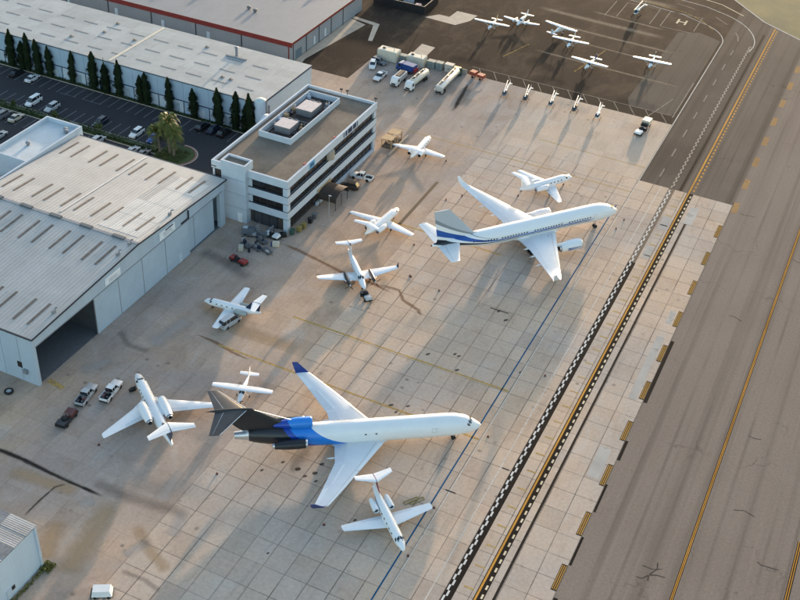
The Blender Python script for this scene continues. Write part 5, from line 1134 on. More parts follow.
H_BLK = pm('heli_black', (.03, .032, .036), .3); H_BLU = pm('heli_blue_grey', (.16, .22, .30), .3); H_WHT = pm('heli_white', (.76, .76, .75), .3); H_SIL = pm('heli_silver', (.4, .41, .42), .3)
for (nx, ny, hd, cb, bm_, lb) in ((-86.4, 263.2, -83, H_BLU, H_WHT, 'blue grey helicopter with white boom beside the red trailer'), (-80.6, 263.6, -84, H_BLK, H_WHT, 'black helicopter with white boom, second from the red trailer'), (-73.6, 264.0, -85, H_SIL, H_WHT, 'silver helicopter with white boom, third from the red trailer'), (-67.2, 264.4, -87, H_BLK, H_WHT, 'black helicopter with white boom, fourth from the red trailer'), (-60.6, 263.6, -85, H_WHT, H_WHT, 'white helicopter at the end of the row by the taxiway')):
    helicopter(lb, (nx, ny), hd, cb, bm_)
helicopter('white helicopter with black doors standing alone in a painted pad bay', (-71.2, 337.0), -98, H_WHT, H_WHT, 1.15, None)
# ------------------------------------------------------------------ road vehicles
V_TRIM = pm('vehicle_trim', (.02, .02, .022), .6); V_GLASS = pm('vehicle_glass', (.015, .018, .022), .06, spec=.8)
V_LAMP = pm('lamp_clear', (.6, .6, .58), .2); V_TAIL = pm('lamp_red', (.25, .015, .012), .3); V_RIM = pm('wheel_rim', (.3, .3, .31), .35, .6)
PAINTS = dict(white=(.72, .72, .71), silver=(.42, .43, .44), black=(.015, .015, .017), grey=(.13, .135, .145), blue=(.02, .06, .22), red=(.25, .02, .02), navy=(.012, .018, .04), maroon=(.09, .022, .018), brown=(.055, .035, .025), beige=(.5, .45, .36), cream=(.58, .52, .42), green=(.04, .09, .07))
def VP(c): return pm('car_paint_'+c, PAINTS[c], .25, var=.06, spec=.6)
def wheels(root, xs, half, r=.33, w_=.22, dual=False):
    for x in xs:
        for s_ in (1, -1):
            m_ = MB(); m_.lathe((x, s_*half-s_*w_*.5 if False else s_*half-w_/2, r), (0, 1, 0), [(0, r*.62), (0, r*.93), (w_*.2, r), (w_*.8, r), (w_, r*.93), (w_, r*.62)], 14); o = m_.build('wheel', A_TYRE, root, smooth=True)
            m_ = MB(); m_.lathe((x, s_*(half+w_*.30)-.02, r), (0, 1, 0), [(0, r*.58), (.05, r*.5), (.06, .05)], 10); m_.build('rim', V_RIM, o)
def shell(mb, secs, n=None):
    """secs: (x, half width at sill, half width at shoulder, z low, z shoulder, z top, half width top)"""
    rings = [[(x, -a, z0), (x, -b, (z0+z1)/2), (x, -b*.985, z1), (x, -c, z2), (x, c, z2), (x, b*.985, z1), (x, b, (z0+z1)/2), (x, a, z0)] for (x, a, b, z0, z1, z2, c) in secs]
    return mb.loft(rings)
VEH = {}
def make_vehicle(kind, col, label, cat, loc, rz, group=None, name=None):
    key = (kind, col)
    if key in VEH:
        r = dup(VEH[key], loc, rz, label)
        if group: r['group'] = group
        elif 'group' in r: del r['group']
        return r
    root = empty(name or dict(sedan='parked_car', suv='parked_suv', pickup='pickup_truck', van='parked_van', flatpickup='pickup_truck').get(kind, kind), loc, rz); tag(root, label, cat, group); VEH[key] = root
    P = VP(col); W = .9
    if kind in ('sedan', 'suv', 'van'):
        L = dict(sedan=4.6, suv=4.7, van=5.1)[kind]; h = dict(sedan=1.42, suv=1.72, van=2.0)[kind]; zb = dict(sedan=.86, suv=1.02, van=1.1)[kind]
        mb = MB(); shell(mb, [(L/2, .62, .66, .34, .55, .62, .5), (L/2-.18, .80, .84, .22, .62, .74, .7), (L*.24, .86, .90, .2, zb-.08, zb-.02, .78), (0, .87, .91, .2, zb-.04, zb+.02, .8), (-L*.3, .87, .91, .2, zb-.02, zb+.05, .8), (-L/2+.15, .82, .86, .24, zb-.06, zb+.03, .74), (-L/2, .70, .76, .34, zb-.2, zb-.1, .6)]); mb.build('body', P, root, smooth=35)
        x1, x2, x3, x4 = {'sedan': (L*.20, L*.05, -L*.20, -L*.37), 'suv': (L*.22, L*.10, -L*.36, -L*.46), 'van': (L*.30, L*.17, -L*.42, -L*.47)}[kind]
        mb = MB(); mb.loft([[(x1, -.74, zb-.03), (x1, .74, zb-.03), (x4, .74, zb), (x4, -.74, zb)], [(x2, -.62, h-.05), (x2, .62, h-.05), (x3, .62, h-.05), (x3, -.62, h-.05)]]); gl = mb.build('windows', V_GLASS, root)
        mb = MB(); mb.frustum((x3-.04, x2+.05, -.64, .64), h-.07, (x3+.1, x2-.12, -.56, .56), h); mb.build('roof_panel', P, root)
        for xx in (x2*.2+x3*.8 if kind != 'sedan' else (x2+x3)/2, (x2+x3)/2 if kind != 'sedan' else x3):
            for s_ in (1, -1): mb = MB(); mb.add([(xx-.05, s_*.75, zb), (xx+.05, s_*.75, zb), (xx+.05, s_*.635, h-.05), (xx-.05, s_*.635, h-.05)], [(0, 1, 2, 3)]); mb.build('pillar', P, gl)
        wheels(root, (L*.30, -L*.29), .80)
        for s_ in (1, -1):
            mb = MB(); mb.box(L/2-.16, L/2-.03, s_*.62-.17, s_*.62+.17, .56, .70); mb.build('headlight', V_LAMP, root)
            mb = MB(); mb.box(-L/2+.0, -L/2+.1, s_*.64-.14, s_*.64+.14, zb-.24, zb-.06); mb.build('tail_light', V_TAIL, root)
            mb = MB(); mb.box(x1-.25, x1-.1, s_*.95-.08, s_*.95+.08, zb-.02, zb+.12); mb.build('mirror', P, root)
    elif kind in ('pickup', 'flatpickup'):
        L = 5.7; h = 1.82; zb = 1.08
        mb = MB(); shell(mb, [(L/2, .7, .78, .45, .8, .88, .66), (L/2-.25, .86, .93, .34, .95, 1.02, .82), (.95, .9, .96, .32, zb-.04, zb, .86), (-.55, .9, .96, .32, zb-.04, zb, .86)]); mb.build('body', P, root, smooth=35)
        mb = MB(); mb.loft([[(1.15, -.8, zb-.02), (1.15, .8, zb-.02), (-.75, .8, zb-.02), (-.75, -.8, zb-.02)], [(.55, -.66, h-.05), (.55, .66, h-.05), (-.62, .66, h-.05), (-.62, -.66, h-.05)]]); gl = mb.build('windows', V_GLASS, root)
        mb = MB(); mb.frustum((-.68, .6, -.68, .68), h-.07, (-.6, .45, -.6, .6), h); mb.build('roof_panel', P, root)
        for xx in (.05, -.66):
            for s_ in (1, -1): mb = MB(); mb.add([(xx-.05, s_*.815, zb), (xx+.05, s_*.815, zb), (xx+.05, s_*.675, h-.05), (xx-.05, s_*.675, h-.05)], [(0, 1, 2, 3)]); mb.build('pillar', P, gl)
        mb = MB(); mb.box(-L/2, -.78, -.93, .93, .42, .62); mb.box(-L/2, -.78, -.93, -.84, .62, 1.08); mb.box(-L/2, -.78, .84, .93, .62, 1.08); mb.box(-L/2, -L/2+.07, -.84, .84, .62, 1.08); mb.box(-.86, -.78, -.84, .84, .62, 1.08); mb.build('load_bed', [P], root)
        mb = MB(); mb.quad(-L/2+.08, -.87, -.83, .83, .63); mb.build('bed_liner', V_TRIM, root)
        wheels(root, (L*.31, -L*.30), .82, .39, .26)
        for s_ in (1, -1):
            mb = MB(); mb.box(L/2-.2, L/2-.06, s_*.7-.16, s_*.7+.16, .78, .95); mb.build('headlight', V_LAMP, root)
            mb = MB(); mb.box(-L/2-.03, -L/2+.03, s_*.86-.06, s_*.86+.06, .75, 1.05); mb.build('tail_light', V_TAIL, root)
            mb = MB(); mb.box(.75, .9, s_*1.03-.1, s_*1.03+.1, 1.05, 1.25); mb.build('mirror', V_TRIM, root)
        mb = MB(); mb.box(L/2-.05, L/2+.08, -.85, .85, .42, .62); mb.build('bumper', V_TRIM, root); mb = MB(); mb.box(-L/2-.12, -L/2-.01, -.85, .85, .4, .58); mb.build('bumper', V_TRIM, root)
    return root
UP, DN, RT, LF = PI/2, -PI/2, 0.0, PI
CARS = [('sedan', 'black', (-203.4, 208.4), UP, 'black car parked against the cypress row'), ('sedan', 'white', (-197.9, 208.2), UP, 'white saloon car parked beside a black car under the cypresses'),
    ('van', 'white', (-189.0, 198.0), DN, 'white people carrier parked along the hedge'), ('suv', 'silver', (-183.0, 197.8), DN, 'silver estate car beside a bushy shrub on the hedge'),
    ('suv', 'navy', (-168.0, 197.6), DN, 'dark blue hatchback parked along the hedge'), ('suv', 'white', (-157.2, 197.6), DN, 'white compact car parked near the palms'),
    ('suv', 'blue', (-152.0, 197.6), DN, 'blue car half hidden beside the palms'), ('suv', 'grey', (-190.6, 189.0), UP, 'dark grey car behind the hedge'), ('sedan', 'beige', (-187.1, 189.2), UP, 'cream saloon car behind the hedge'),
    ('sedan', 'silver', (-184.6, 180.2), UP, 'silver car at the foot of the annex'), ('suv', 'black', (-145.4, 208.6), UP, 'black car under the cypresses nearest the palms'), ('sedan', 'navy', (-142.3, 208.6), UP, 'dark saloon between two black cars'), ('suv', 'black', (-139.2, 208.6), UP, 'black car next to the office wall'),
    ('suv', 'silver', (-163.0, 190.0), UP, 'pale car peeping over the hangar roof edge'), ('sedan', 'silver', (-153.0, 190.0), UP, 'silver car roof showing behind the hangar roof'), ('sedan', 'grey', (-150.0, 190.1), UP, 'dark grey car roof behind the hangar roof')]
for (kd, cl_, (x, y), rz, lb) in CARS: make_vehicle(kd, cl_, lb, 'car', (x, y, .012), rz, 'cars in the car park')
make_vehicle('pickup', 'silver', 'silver pickup truck beside the large hangar with a dark red tug behind it', 'pickup', (-108.3, 115.0, .002), rad(100), 'two pickups near the open hangar')
p2 = make_vehicle('pickup', 'white', 'white pickup with gear in its bed beside the big business jet', 'pickup', (-105.1, 117.9, .002), rad(98), 'two pickups near the open hangar')
make_vehicle('pickup', 'white', 'white pickup parked against the office wall', 'pickup', (-100.2, 206.8, .002), rad(183))
make_vehicle('suv', 'brown', 'dark brown car parked between the office pickup and the canopy', 'car', (-100.8, 201.6, .002), rad(190))
make_vehicle('pickup', 'white', 'white pickup parked at the left of the fuel trucks', 'pickup', (-120.0, 256.8, .002), DN)
make_vehicle('van', 'silver', 'silver van beside the wing of the small straight wing jet', 'van', (-97.5, 145.1, .002), rad(78))
make_vehicle('suv', 'white', 'white car beside a dark car at the fuel yard edge', 'car', (-125.0, 262.4, .002), rad(-70)); make_vehicle('suv', 'grey', 'dark grey car beside a white car at the fuel yard edge', 'car', (-124.5, 265.2, .002), rad(-10))

V_CREAM = pm('cream_tank', (.60, .55, .45), .45, var=.1, grime=.1); V_STEELT = pm('steel_tank', (.62, .60, .57), .35, .3, var=.12, grime=.15); V_GRN = VP('green')
def truck(name, label, loc, rz, L, cabcol, body, cat='truck'):
    r = empty(name, loc, rz); tag(r, label, cat)
    c = MB(); shell(c, [(L/2, .95, 1.05, .5, 1.2, 1.35, .95), (L/2-.5, 1.0, 1.12, .45, 1.35, 2.35, .95), (L/2-1.0, 1.05, 1.15, .45, 1.4, 2.55, 1.0), (L/2-1.9, 1.05, 1.15, .45, 1.4, 2.55, 1.0)]); cb = c.build('cab', VP(cabcol), r, smooth=35)
    w_ = MB(); w_.add([(L/2-.13, -.92, 1.5), (L/2-.13, .92, 1.5), (L/2-.49, .86, 2.3), (L/2-.49, -.86, 2.3)], [(0, 1, 2, 3)]); w_.build('windscreen', V_GLASS, cb)
    for s_ in (1, -1): w_ = MB(); w_.box(L/2-1.5, L/2-.75, s_*1.12-.04, s_*1.12+.04, 1.5, 2.2); w_.build('side_window', V_GLASS, cb); w_ = MB(); w_.box(L/2-.05, L/2+.04, s_*.8-.15, s_*.8+.15, .7, .95); w_.build('headlight', V_LAMP, cb)
    g_ = MB(); g_.box(L/2, L/2+.05, -.6, .6, .75, 1.25); g_.box(L/2-.02, L/2+.14, -1.05, 1.05, .42, .65); g_.build('bumper', V_TRIM, cb)
    ch = MB(); ch.box(-L/2, L/2-1.0, -.5, .5, .55, .85); ch.box(-L/2+.2, -L/2+.35, -1.1, 1.1, .5, .8); ch.build('chassis', V_TRIM, r)
    wheels(r, (L/2-1.1, -L/2+1.4) if L < 8 else (L/2-1.1, -L/2+1.2, -L/2+2.4), .95, .48, .3)
    xa, xb = -L/2, L/2-2.1
    if body in ('tank', 'steel'):
        mt = V_CREAM if body == 'tank' else V_STEELT
        t_ = MB(); t_.loft([[(x, k_*1.15*math.cos(2*PI*i/20), 1.85+k_*.95*math.sin(2*PI*i/20)) for i in range(20)] for x, k_ in ((xa, .6), (xa+.12, .95), (xa+.3, 1), (xb-.3, 1), (xb-.12, .95), (xb, .6))]); to = t_.build('tank', mt, r, smooth=50)
        c_ = MB(); c_.box(xa+.6, xb-.6, -.28, .28, 2.78, 2.88); c_.build('catwalk', V_TRIM if body == 'tank' else pm('rust_walk', (.25, .17, .11), .7), to)
        for i in range(3): m_ = MB(); m_.lathe((xa+(xb-xa)*(i+.7)/3.4, 0, 2.85), (0, 0, 1), [(0, .3), (.18, .3), (.22, .1)], 12); m_.build('manhole', A_STRUT, to)
        b_ = MB(); b_.box(xa-.02, xa+.9, -1.15, -.8, .7, 1.4); b_.box(xa, xa+1.2, .8, 1.15, .7, 1.4); b_.build('pump_cabinet', A_STRUT, r)
    elif body == 'box':
        t_ = MB(); t_.box(xa, xb, -1.05, 1.05, .9, 2.3); t_.build('box_body', VP('silver'), r); b_ = MB(); b_.box(xa+.4, xb-.4, -.6, .6, 2.3, 2.55); b_.build('hose_reel', V_TRIM, r)
    elif body == 'blue':
        t_ = MB(); t_.box(xa, xb, -1.1, 1.1, .9, 2.6); t_.build('box_body', VP('blue'), r); b_ = MB(); b_.box(xa-.5, xa, -1.0, 1.0, .8, 1.9); b_.build('rear_rack', VP('red'), r)
    return r
truck('fuel_truck', 'white tank truck between the steel tanker and a small box truck', (-109.8, 258.6, .002), rad(-93), 10.6, 'white', 'tank')
truck('fuel_tanker', 'long steel tanker with dark green cab backed into the fuel yard', (-102.4, 263.4, .002), rad(91), 15.0, 'green', 'steel')
truck('box_truck', 'small white box truck between a pickup and the white tank truck', (-114.5, 257.0, .002), rad(-90), 6.6, 'white', 'box')
truck('service_truck', 'blue bodied service truck with red rear rack in the fuel yard', (-115.6, 264.4, .002), rad(172), 5.6, 'blue', 'blue')
# fuel yard tanks and cabinets
def yard_tank(label, x0, x1, y0, y1, z, mat):
    r = empty('storage_tank', ((x0+x1)/2, (y0+y1)/2, 0)); tag(r, label, 'tank'); a, b = (x1-x0)/2, (y1-y0)/2
    m_ = MB(); m_.frustum((-a, a, -b, b), .15, (-a+.06, a-.06, -b+.06, b-.06), z); m_.frustum((-a+.06, a-.06, -b+.06, b-.06), z, (-a+.25, a-.25, -b+.25, b-.25), z+.15); m_.build('shell', mat, r)
    m_ = MB(); m_.lathe((-a*.5, 0, z+.15), (0, 0, 1), [(0, .45), (.2, .45), (.25, .2)], 12); m_.build('hatch', V_TRIM, r)
    m_ = MB()
    for i in range(5): xx = -a+.3+(2*a-.6)*i/4; m_.box(xx-.05, xx+.05, -b-.04, -b+.06, .2, z)
    m_.build('ribs', mat, r); m_ = MB(); m_.tube((a*.6, -b*.3, z+.1), (a*.6, -b*.3, z+1.0), .08); m_.tube((a*.6, -b*.3, z+.9), (-a*.2, -b*.3, z+.9), .07); m_.build('vent_pipe', A_STRUT, r); return r
yard_tank('large cream fuel tank at the corner of the fuel yard', -126.2, -120.2, 267.4, 270.6, 3.0, V_CREAM)
yard_tank('cream fuel tank with pipework beside the grey cabinets', -117.6, -112.4, 268.4, 271.4, 2.7, V_CREAM)
def cabinet(label, x, y, w_, d, h, mat, grp=None):
    r = empty('equipment_cabinet', (x, y, 0)); tag(r, label, 'cabinet', grp)
    m_ = MB(); m_.box(-w_/2, w_/2, -d/2, d/2, .1, h); m_.build('body', mat, r); m_ = MB(); m_.box(-w_/2-.05, w_/2+.05, -d/2-.05, d/2+.05, h, h+.1); m_.build('lid', mat, r)
    for s_ in (-1, 1): m_ = MB(); m_.box(s_*w_*.25-w_*.21, s_*w_*.25+w_*.21, -d/2-.03, -d/2-.002, .2, h-.1); dr = m_.build('door', mat, r); m_ = MB(); m_.box(s_*.1-.03, s_*.1+.03, -d/2-.06, -d/2-.031, h*.45, h*.6); m_.build('handle', V_TRIM, dr)
C_GG = pm('grey_green_cabinet', (.20, .24, .23), .5, grime=.2); C_TAN = pm('tan_cabinet', (.50, .46, .40), .55, grime=.15)
for (x, y, w_, h, mt, lb) in ((-119.0, 269.8, 1.9, 2.0, C_GG, 'grey green cabinet squeezed between the two cream tanks'), (-110.6, 270.4, 2.2, 2.1, C_GG, 'grey green cabinet next to the pipework tank'), (-108.2, 270.6, 2.0, 2.1, C_GG, 'grey green cabinet between another cabinet and a tan one'), (-105.3, 270.6, 2.4, 2.3, C_TAN, 'tan cabinet in the row of grey green ones')): cabinet(lb, x, y, w_, 1.6, h, mt)
w = MB(); w.box(-128, -100.5, 271.75, 271.95, 0, 1.3); tag(w.build('yard_wall', MP), 'low tan concrete wall behind the fuel yard tanks', 'wall')
# black walled enclosure on the tarmac
en = empty('black_enclosure', (-136, 307, 0)); tag(en, 'black walled open enclosure with pale equipment inside on the tarmac', 'enclosure')
for (a, b, c, d) in ((-9, 8.3, -3.9, -3.6), (8.0, 8.3, -3.6, 6.5), (-9, -8.7, -3.6, 6.5), (-9, 8.3, 6.5, 6.8)):
    m_ = MB(); m_.box(a, b, c, d, 0, 2.6); m_.build('screen_wall', A_BLACK, en)
rg = random.Random(12)
for i in range(9):
    x, y = rg.uniform(-7, 6.5), rg.uniform(-2, 5); m_ = MB(); m_.box(x-.9, x+.9, y-.6, y+.6, 0, 1.2+rg.random()); m_.tube((x, y, 1), (x+.5, y, 2.4), .12); m_.build('stored_crate', [A_LGREY, V_TRIM, pm('lilac_cover', (.35, .26, .33), .6)][i % 3], en)
# red trailer by the hatched band
tr = empty('red_trailer', (-97.0, 271.0, 0), rad(-8)); tag(tr, 'low red equipment trailer between the fuel yard and the helicopters', 'trailer')
m_ = MB(); m_.box(-2.2, 2.2, -.9, .9, .75, 1.0); m_.box(-2.2, -.4, -.85, .85, 1.0, 1.75); m_.box(.2, 2.1, -.8, .8, 1.0, 1.5); m_.build('body', pm('faded_red', (.33, .075, .045), .5, grime=.2), tr); m_ = MB(); m_.tube((2.2, 0, .8), (3.3, 0, .5), .07); m_.build('drawbar', V_TRIM, tr); wheels(tr, (-1.2, 1.2), .85, .33, .2)

# ------------------------------------------------------------------ ground-support equipment
def cart(name, label, loc, rz, cols, L=3.0, W=1.5, kind='cart', grp=None):
    r = empty(name, loc, rz); tag(r, label, kind, grp); P = VP(cols[0]); Q = VP(cols[1])
    m_ = MB(); m_.box(-L/2, L/2, -W/2, W/2, .35, .65); m_.build('chassis', V_TRIM, r)
    m_ = MB(); m_.frustum((L*.05, L/2-.05, -W/2+.05, W/2-.05), .65, (L*.12, L/2-.25, -W/2+.15, W/2-.15), 1.15); m_.build('hood', P, r)
    m_ = MB(); m_.box(-L/2+.05, -L*.22, -W/2+.05, W/2-.05, .65, 1.0); m_.build('rear_deck', Q, r)
    m_ = MB(); m_.box(-L*.18, -L*.02, -.35, .35, .65, .95); m_.box(-L*.22, -L*.17, -.35, .35, .95, 1.4); m_.build('seat', V_TRIM, r)
    m_ = MB(); m_.tube((L*.05, 0, 1.0), (L*-.02, 0, 1.3), .03, n=6); m_.lathe((L*-.02, 0, 1.3), (-.6, 0, .8), [(0, .17), (.03, .19), (.05, .17)], 10); m_.build('steering_wheel', V_TRIM, r)
    m_ = MB(); m_.tube((L/2, 0, .5), (L/2+.6, 0, .35), .06, n=6); m_.build('tow_bar', V_TRIM, r)
    wheels(r, (L*.32, -L*.32), W/2, .3, .2); return r
cart('tow_tug', 'dark red and black tow tug behind the silver pickup', (-107.5, 108.6, .002), rad(98), ('maroon', 'black'), 4.6, 1.9, 'tug')
cart('tow_tug', 'white tug at the nose of the twin turboprop', (-78.1, 165.3, .002), rad(-40), ('silver', 'black'), 3.0, 1.5, 'tug')
cart('tow_tug', 'low red tug standing alone before the big hangar', (-107.0, 163.6, .002), rad(-10), ('red', 'red'), 4.2, 1.5, 'tug')
cart('utility_cart', 'white utility cart with black seat below the office corner', (-105.6, 175.1, .002), rad(-5), ('white', 'white'), 3.4, 1.6, 'cart')
cart('utility_cart', 'black and white utility cart next to the taxiway line', (-48.6, 263.4, .002), rad(-98), ('white', 'black'), 4.6, 1.9, 'cart')
bx = empty('cargo_trailer', (-48.3, 268.2, 0), rad(-95)); tag(bx, 'cream box trailer with dark end behind the black and white cart', 'trailer'); m_ = MB(); m_.box(-1.2, 1.2, -1, 1, .5, 1.9); m_.build('box_body', VP('cream'), bx); m_ = MB(); m_.box(1.2, 2.2, -.9, .9, .5, 1.3); m_.build('nose_box', VP('black'), bx); wheels(bx, (0,), .95, .33, .2)
G = 'baggage dollies by the office corner'
def dolly(label, loc, rz, load):
    r = empty('equipment_dolly', loc, rz); tag(r, label, 'dolly', G)
    m_ = MB(); m_.box(-1.3, 1.3, -.65, .65, .38, .5); m_.tube((1.3, 0, .45), (2.2, 0, .25), .05, n=6); m_.build('deck', pm('dolly_grey', (.12, .12, .125), .6, grime=.3), r); wheels(r, (-.9, .9), .55, .2, .12)
    rg = random.Random(int(abs(loc[0]*10)))
    for i in range(load):
        x, y, s_ = rg.uniform(-1, 1), rg.uniform(-.35, .35), rg.uniform(.2, .42); m_ = MB(); m_.box(x-s_, x+s_, y-s_*.7, y+s_*.7, .5, .6+rg.random()*.9); m_.build('load_box', [A_STRUT, VP('grey'), VP('navy'), C_TAN, VP('black')][rg.randrange(5)], r)
for i, (px, py, a, n_, lb) in enumerate(((253, 236, 20, 4, 'loaded dolly with dark covered box beside the office storefront'), (246, 246, -25, 3, 'grey dolly with yellow tipped drawbar'), (257, 249, -22, 5, 'long loaded dolly between two grey dollies'), (267, 252, -25, 2, 'nearly empty dolly at the outer end of the dolly group'), (262, 242, -20, 4, 'dolly stacked with dark boxes behind the white cart'))):
    q = T(px, py); dolly(lb, (q.x, q.y, .002), rad(a), n_)
q = T(250, 238)
cv = empty('covered_generator', (q.x-1, q.y+1.2, 0), rad(15)); tag(cv, 'dark covered generator trailer outside the office storefront', 'generator'); m_ = MB(); m_.frustum((-1.5, 1.5, -.9, .9), .4, (-1.3, 1.3, -.7, .7), 1.7); m_.build('cover', pm('slate_cover', (.10, .115, .135), .7), cv); m_ = MB(); m_.box(-1.2, -.2, -.5, .5, 1.7, 1.78); m_.build('top_panel', A_LGREY, cv); wheels(cv, (-.7, .8), .8, .3, .18)
# bins and barriers at the office corner
for i, (x, y, mt, lb, nm) in enumerate(((-102.6, 178.2, VP('green'), 'green wheeled bin at the office corner', 'wheeled_bin'), (-101.8, 179.9, pm('safety_yellow', (.24, .19, .06), .6), 'yellow fire extinguisher cart next to the green bin', 'extinguisher_cart'), (-101.6, 181.6, pm('safety_yellow', (.24, .19, .06), .6), 'yellow chock rack beside the extinguisher cart', 'chock_rack'), (-101.4, 184.2, VP('black'), 'black bin along the office wall', 'wheeled_bin'), (-101.5, 186.3, VP('grey'), 'grey bin along the office wall', 'wheeled_bin'))):
    r = empty(nm, (x, y, 0)); tag(r, lb, nm.replace('_', ' ')); m_ = MB(); m_.frustum((-.38, .38, -.4, .4), .12, (-.48, .48, -.5, .5), 1.25); m_.build('body', mt, r); m_ = MB(); m_.box(-.52, .52, -.54, .54, 1.25, 1.34); m_.build('lid', mt, r); wheels(r, (-.3,), .42, .14, .08)
# entrance canopy
cn = empty('entrance_canopy', (-102.2, 194.2, 0)); tag(cn, 'dark brown barrel canopy over the office entrance', 'canopy'); CM = pm('brown_canvas', (.045, .032, .026), .8, var=.2)
m_ = MB(); m_.loft([[(x, 3.1*math.cos(PI*i/12), 2.9+1.0*math.sin(PI*i/12)) for i in range(13)]+[(x, 3.0*math.cos(PI*i/12), 2.8+.95*math.sin(PI*i/12)) for i in range(12, -1, -1)] for x in (-1.2, 3.4)]); m_.build('canvas', CM, cn, smooth=True)
for y in (-3.05, 3.05): m_ = MB(); m_.box(-1.2, 3.4, y-.03, y+.03, 2.0, 2.9); m_.build('valance', CM, cn)
for x in (-.8, 3.2):
    for y in (-2.9, 0, 2.9): m_ = MB(); m_.tube((x, y, 0), (x, y, 2.9), .07, n=8); m_.build('post', V_TRIM, cn)
m_ = MB(); m_.box(-1.25, -1.15, -3.2, 3.2, 3.3, 4.2); m_.build('header_board', B_WOODTAN, cn)
# timber stairs and crates beyond the office
for i, (x, y) in enumerate(((-101.6, 224.0), (-101.5, 227.4))):
    r = empty('wooden_crate', (x, y, 0)); tag(r, ('open tan wooden crate at the far end of the office', 'open tan wooden crate next to the kerbed apron edge')[i], 'crate')
    for a in (-1.3, 1.3):
        for b in (-1.2, 1.2): m_ = MB(); m_.box(a-.1, a+.1, b-.1, b+.1, 0, 2.4); m_.build('post', B_WOODTAN, r)
    for z in (.3, 1.3, 2.3): m_ = MB(); m_.box(-1.4, 1.4, 1.15, 1.25, z, z+.18); m_.box(-1.4, -1.3, -1.2, 1.2, z, z+.18); m_.build('rail', B_WOODTAN, r)
    m_ = MB(); m_.box(-1.25, 1.25, -1.1, 1.1, .1, .25); m_.build('floor', V_TRIM, r); m_ = MB(); m_.box(-1.4, 1.4, -1.3, 1.3, 2.42, 2.5); m_.build('top', B_WOODTAN, r)
w = MB(); w.box(-99.6, -99.3, 219.5, 231, 0, .5); tag(w.build('low_wall', MP), 'low pale wall at the far end of the office', 'wall')
# pickup bed load, cones, wheel, barrier, light poles
CONE = None
def cone(x, y):
    global CONE
    if CONE is None:
        r = empty('traffic_cone', (x, y, 0)); tag(r, 'small dark orange traffic cone on the apron', 'cone', 'cones around the parked aircraft'); m_ = MB(); m_.lathe((0, 0, .05), (0, 0, 1), [(0, .15), (.42, .04), (.44, .01)], 10); m_.build('body', pm('cone_red', (.17, .035, .02), .6), r, smooth=True); m_ = MB(); m_.box(-.19, .19, -.19, .19, 0, .05); m_.build('base', V_TRIM, r); CONE = r; return
    dup(CONE, (x, y, 0), 0)
for (px, py) in ((462, 196), (446, 200), (439, 291), (414, 245), (411, 277), (410, 276), (518, 196), (521, 191), (624, 220), (616, 229), (217, 474), (100, 596), (324, 525), (434, 508), (408, 556), (488, 437), (99, 445), (545, 376), (390, 147), (446, 161), (350, 213), (348, 465), (359, 466)):
    q = T(px, py); cone(q.x, q.y)
r = empty('loose_wheel', (-121.0, 109.6, 0)); tag(r, 'dark spare aircraft wheel lying outside the hangar near wall', 'wheel'); m_ = MB(); m_.lathe((0, 0, 0), (0, 0, 1), [(0, .5), (.05, .8), (.2, .85), (.4, .8), (.42, .5), (.3, .45)], 18); m_.build('tyre', A_TYRE, r, smooth=True); m_ = MB(); m_.lathe((0, 0, .05), (0, 0, 1), [(0, .46), (.3, .46)], 14); m_.build('hub', A_STRUT, r)
r = empty('tow_bar_rack', (-79.3, 81.3, 0), rad(30)); tag(r, 'white covered ground cart near the small blue shed', 'cart'); m_ = MB(); m_.frustum((-1.5, 1.5, -.9, .9), .5, (-1.3, 1.2, -.7, .7), 1.5); m_.build('cover', VP('white'), r); m_ = MB(); m_.box(-1.7, 1.6, -.9, .9, .35, .5); m_.build('chassis', V_TRIM, r); wheels(r, (-1, 1), .8, .3, .2)
r = empty('tow_bar', (-40.9, 112.9+8, 0), 0); bpy.data.objects.remove(r)
for i, (px, py) in enumerate(((411, 501), (417, 501))):
    q = T(px, py); r = empty('wheel_chock', (q.x, q.y, 0), rad(55)); tag(r, 'yellow framed tow bar lying beside the red tailed jet', 'tow bar', 'tow bars beside the red tailed jet'); m_ = MB()
    for (a, b, c, d) in ((-1.3, 1.3, -.32, -.24), (-1.3, 1.3, .24, .32), (-1.3, -1.22, -.24, .24), (1.22, 1.3, -.24, .24)): m_.box(a, b, c, d, .05, .15)
    m_.build('frame', pm('olive_yellow', (.30, .22, .05), .6), r); r.name = 'tow_bar'
br = empty('barrier_gate', (-212.5, 244.5, 0)); tag(br, 'white post with red and white barrier arm behind the warehouse', 'barrier'); m_ = MB(); m_.box(-.3, .3, -.3, .3, 0, 3.2); m_.build('post', B_WHITE, br)
for i in range(8): m_ = MB(); m_.box(-3+i*1.3, -1.7+i*1.3, -.12, .12, 2.0, 2.25); m_.build('arm_segment', B_WHITE if i % 2 else B_RED, br)
lp = empty('light_pole', (T(337, 197).x+3.5, T(337, 197).y-10.5, 0)); tag(lp, 'slim grey lamp post before the office canopy', 'lamp post'); m_ = MB(); m_.tube((0, 0, 0), (0, 0, 7), .08, .05); m_.build('pole', A_STRUT, lp); m_ = MB(); m_.box(-.1, .5, -.12, .12, 7, 7.12); m_.build('lamp_head', A_STRUT, lp)
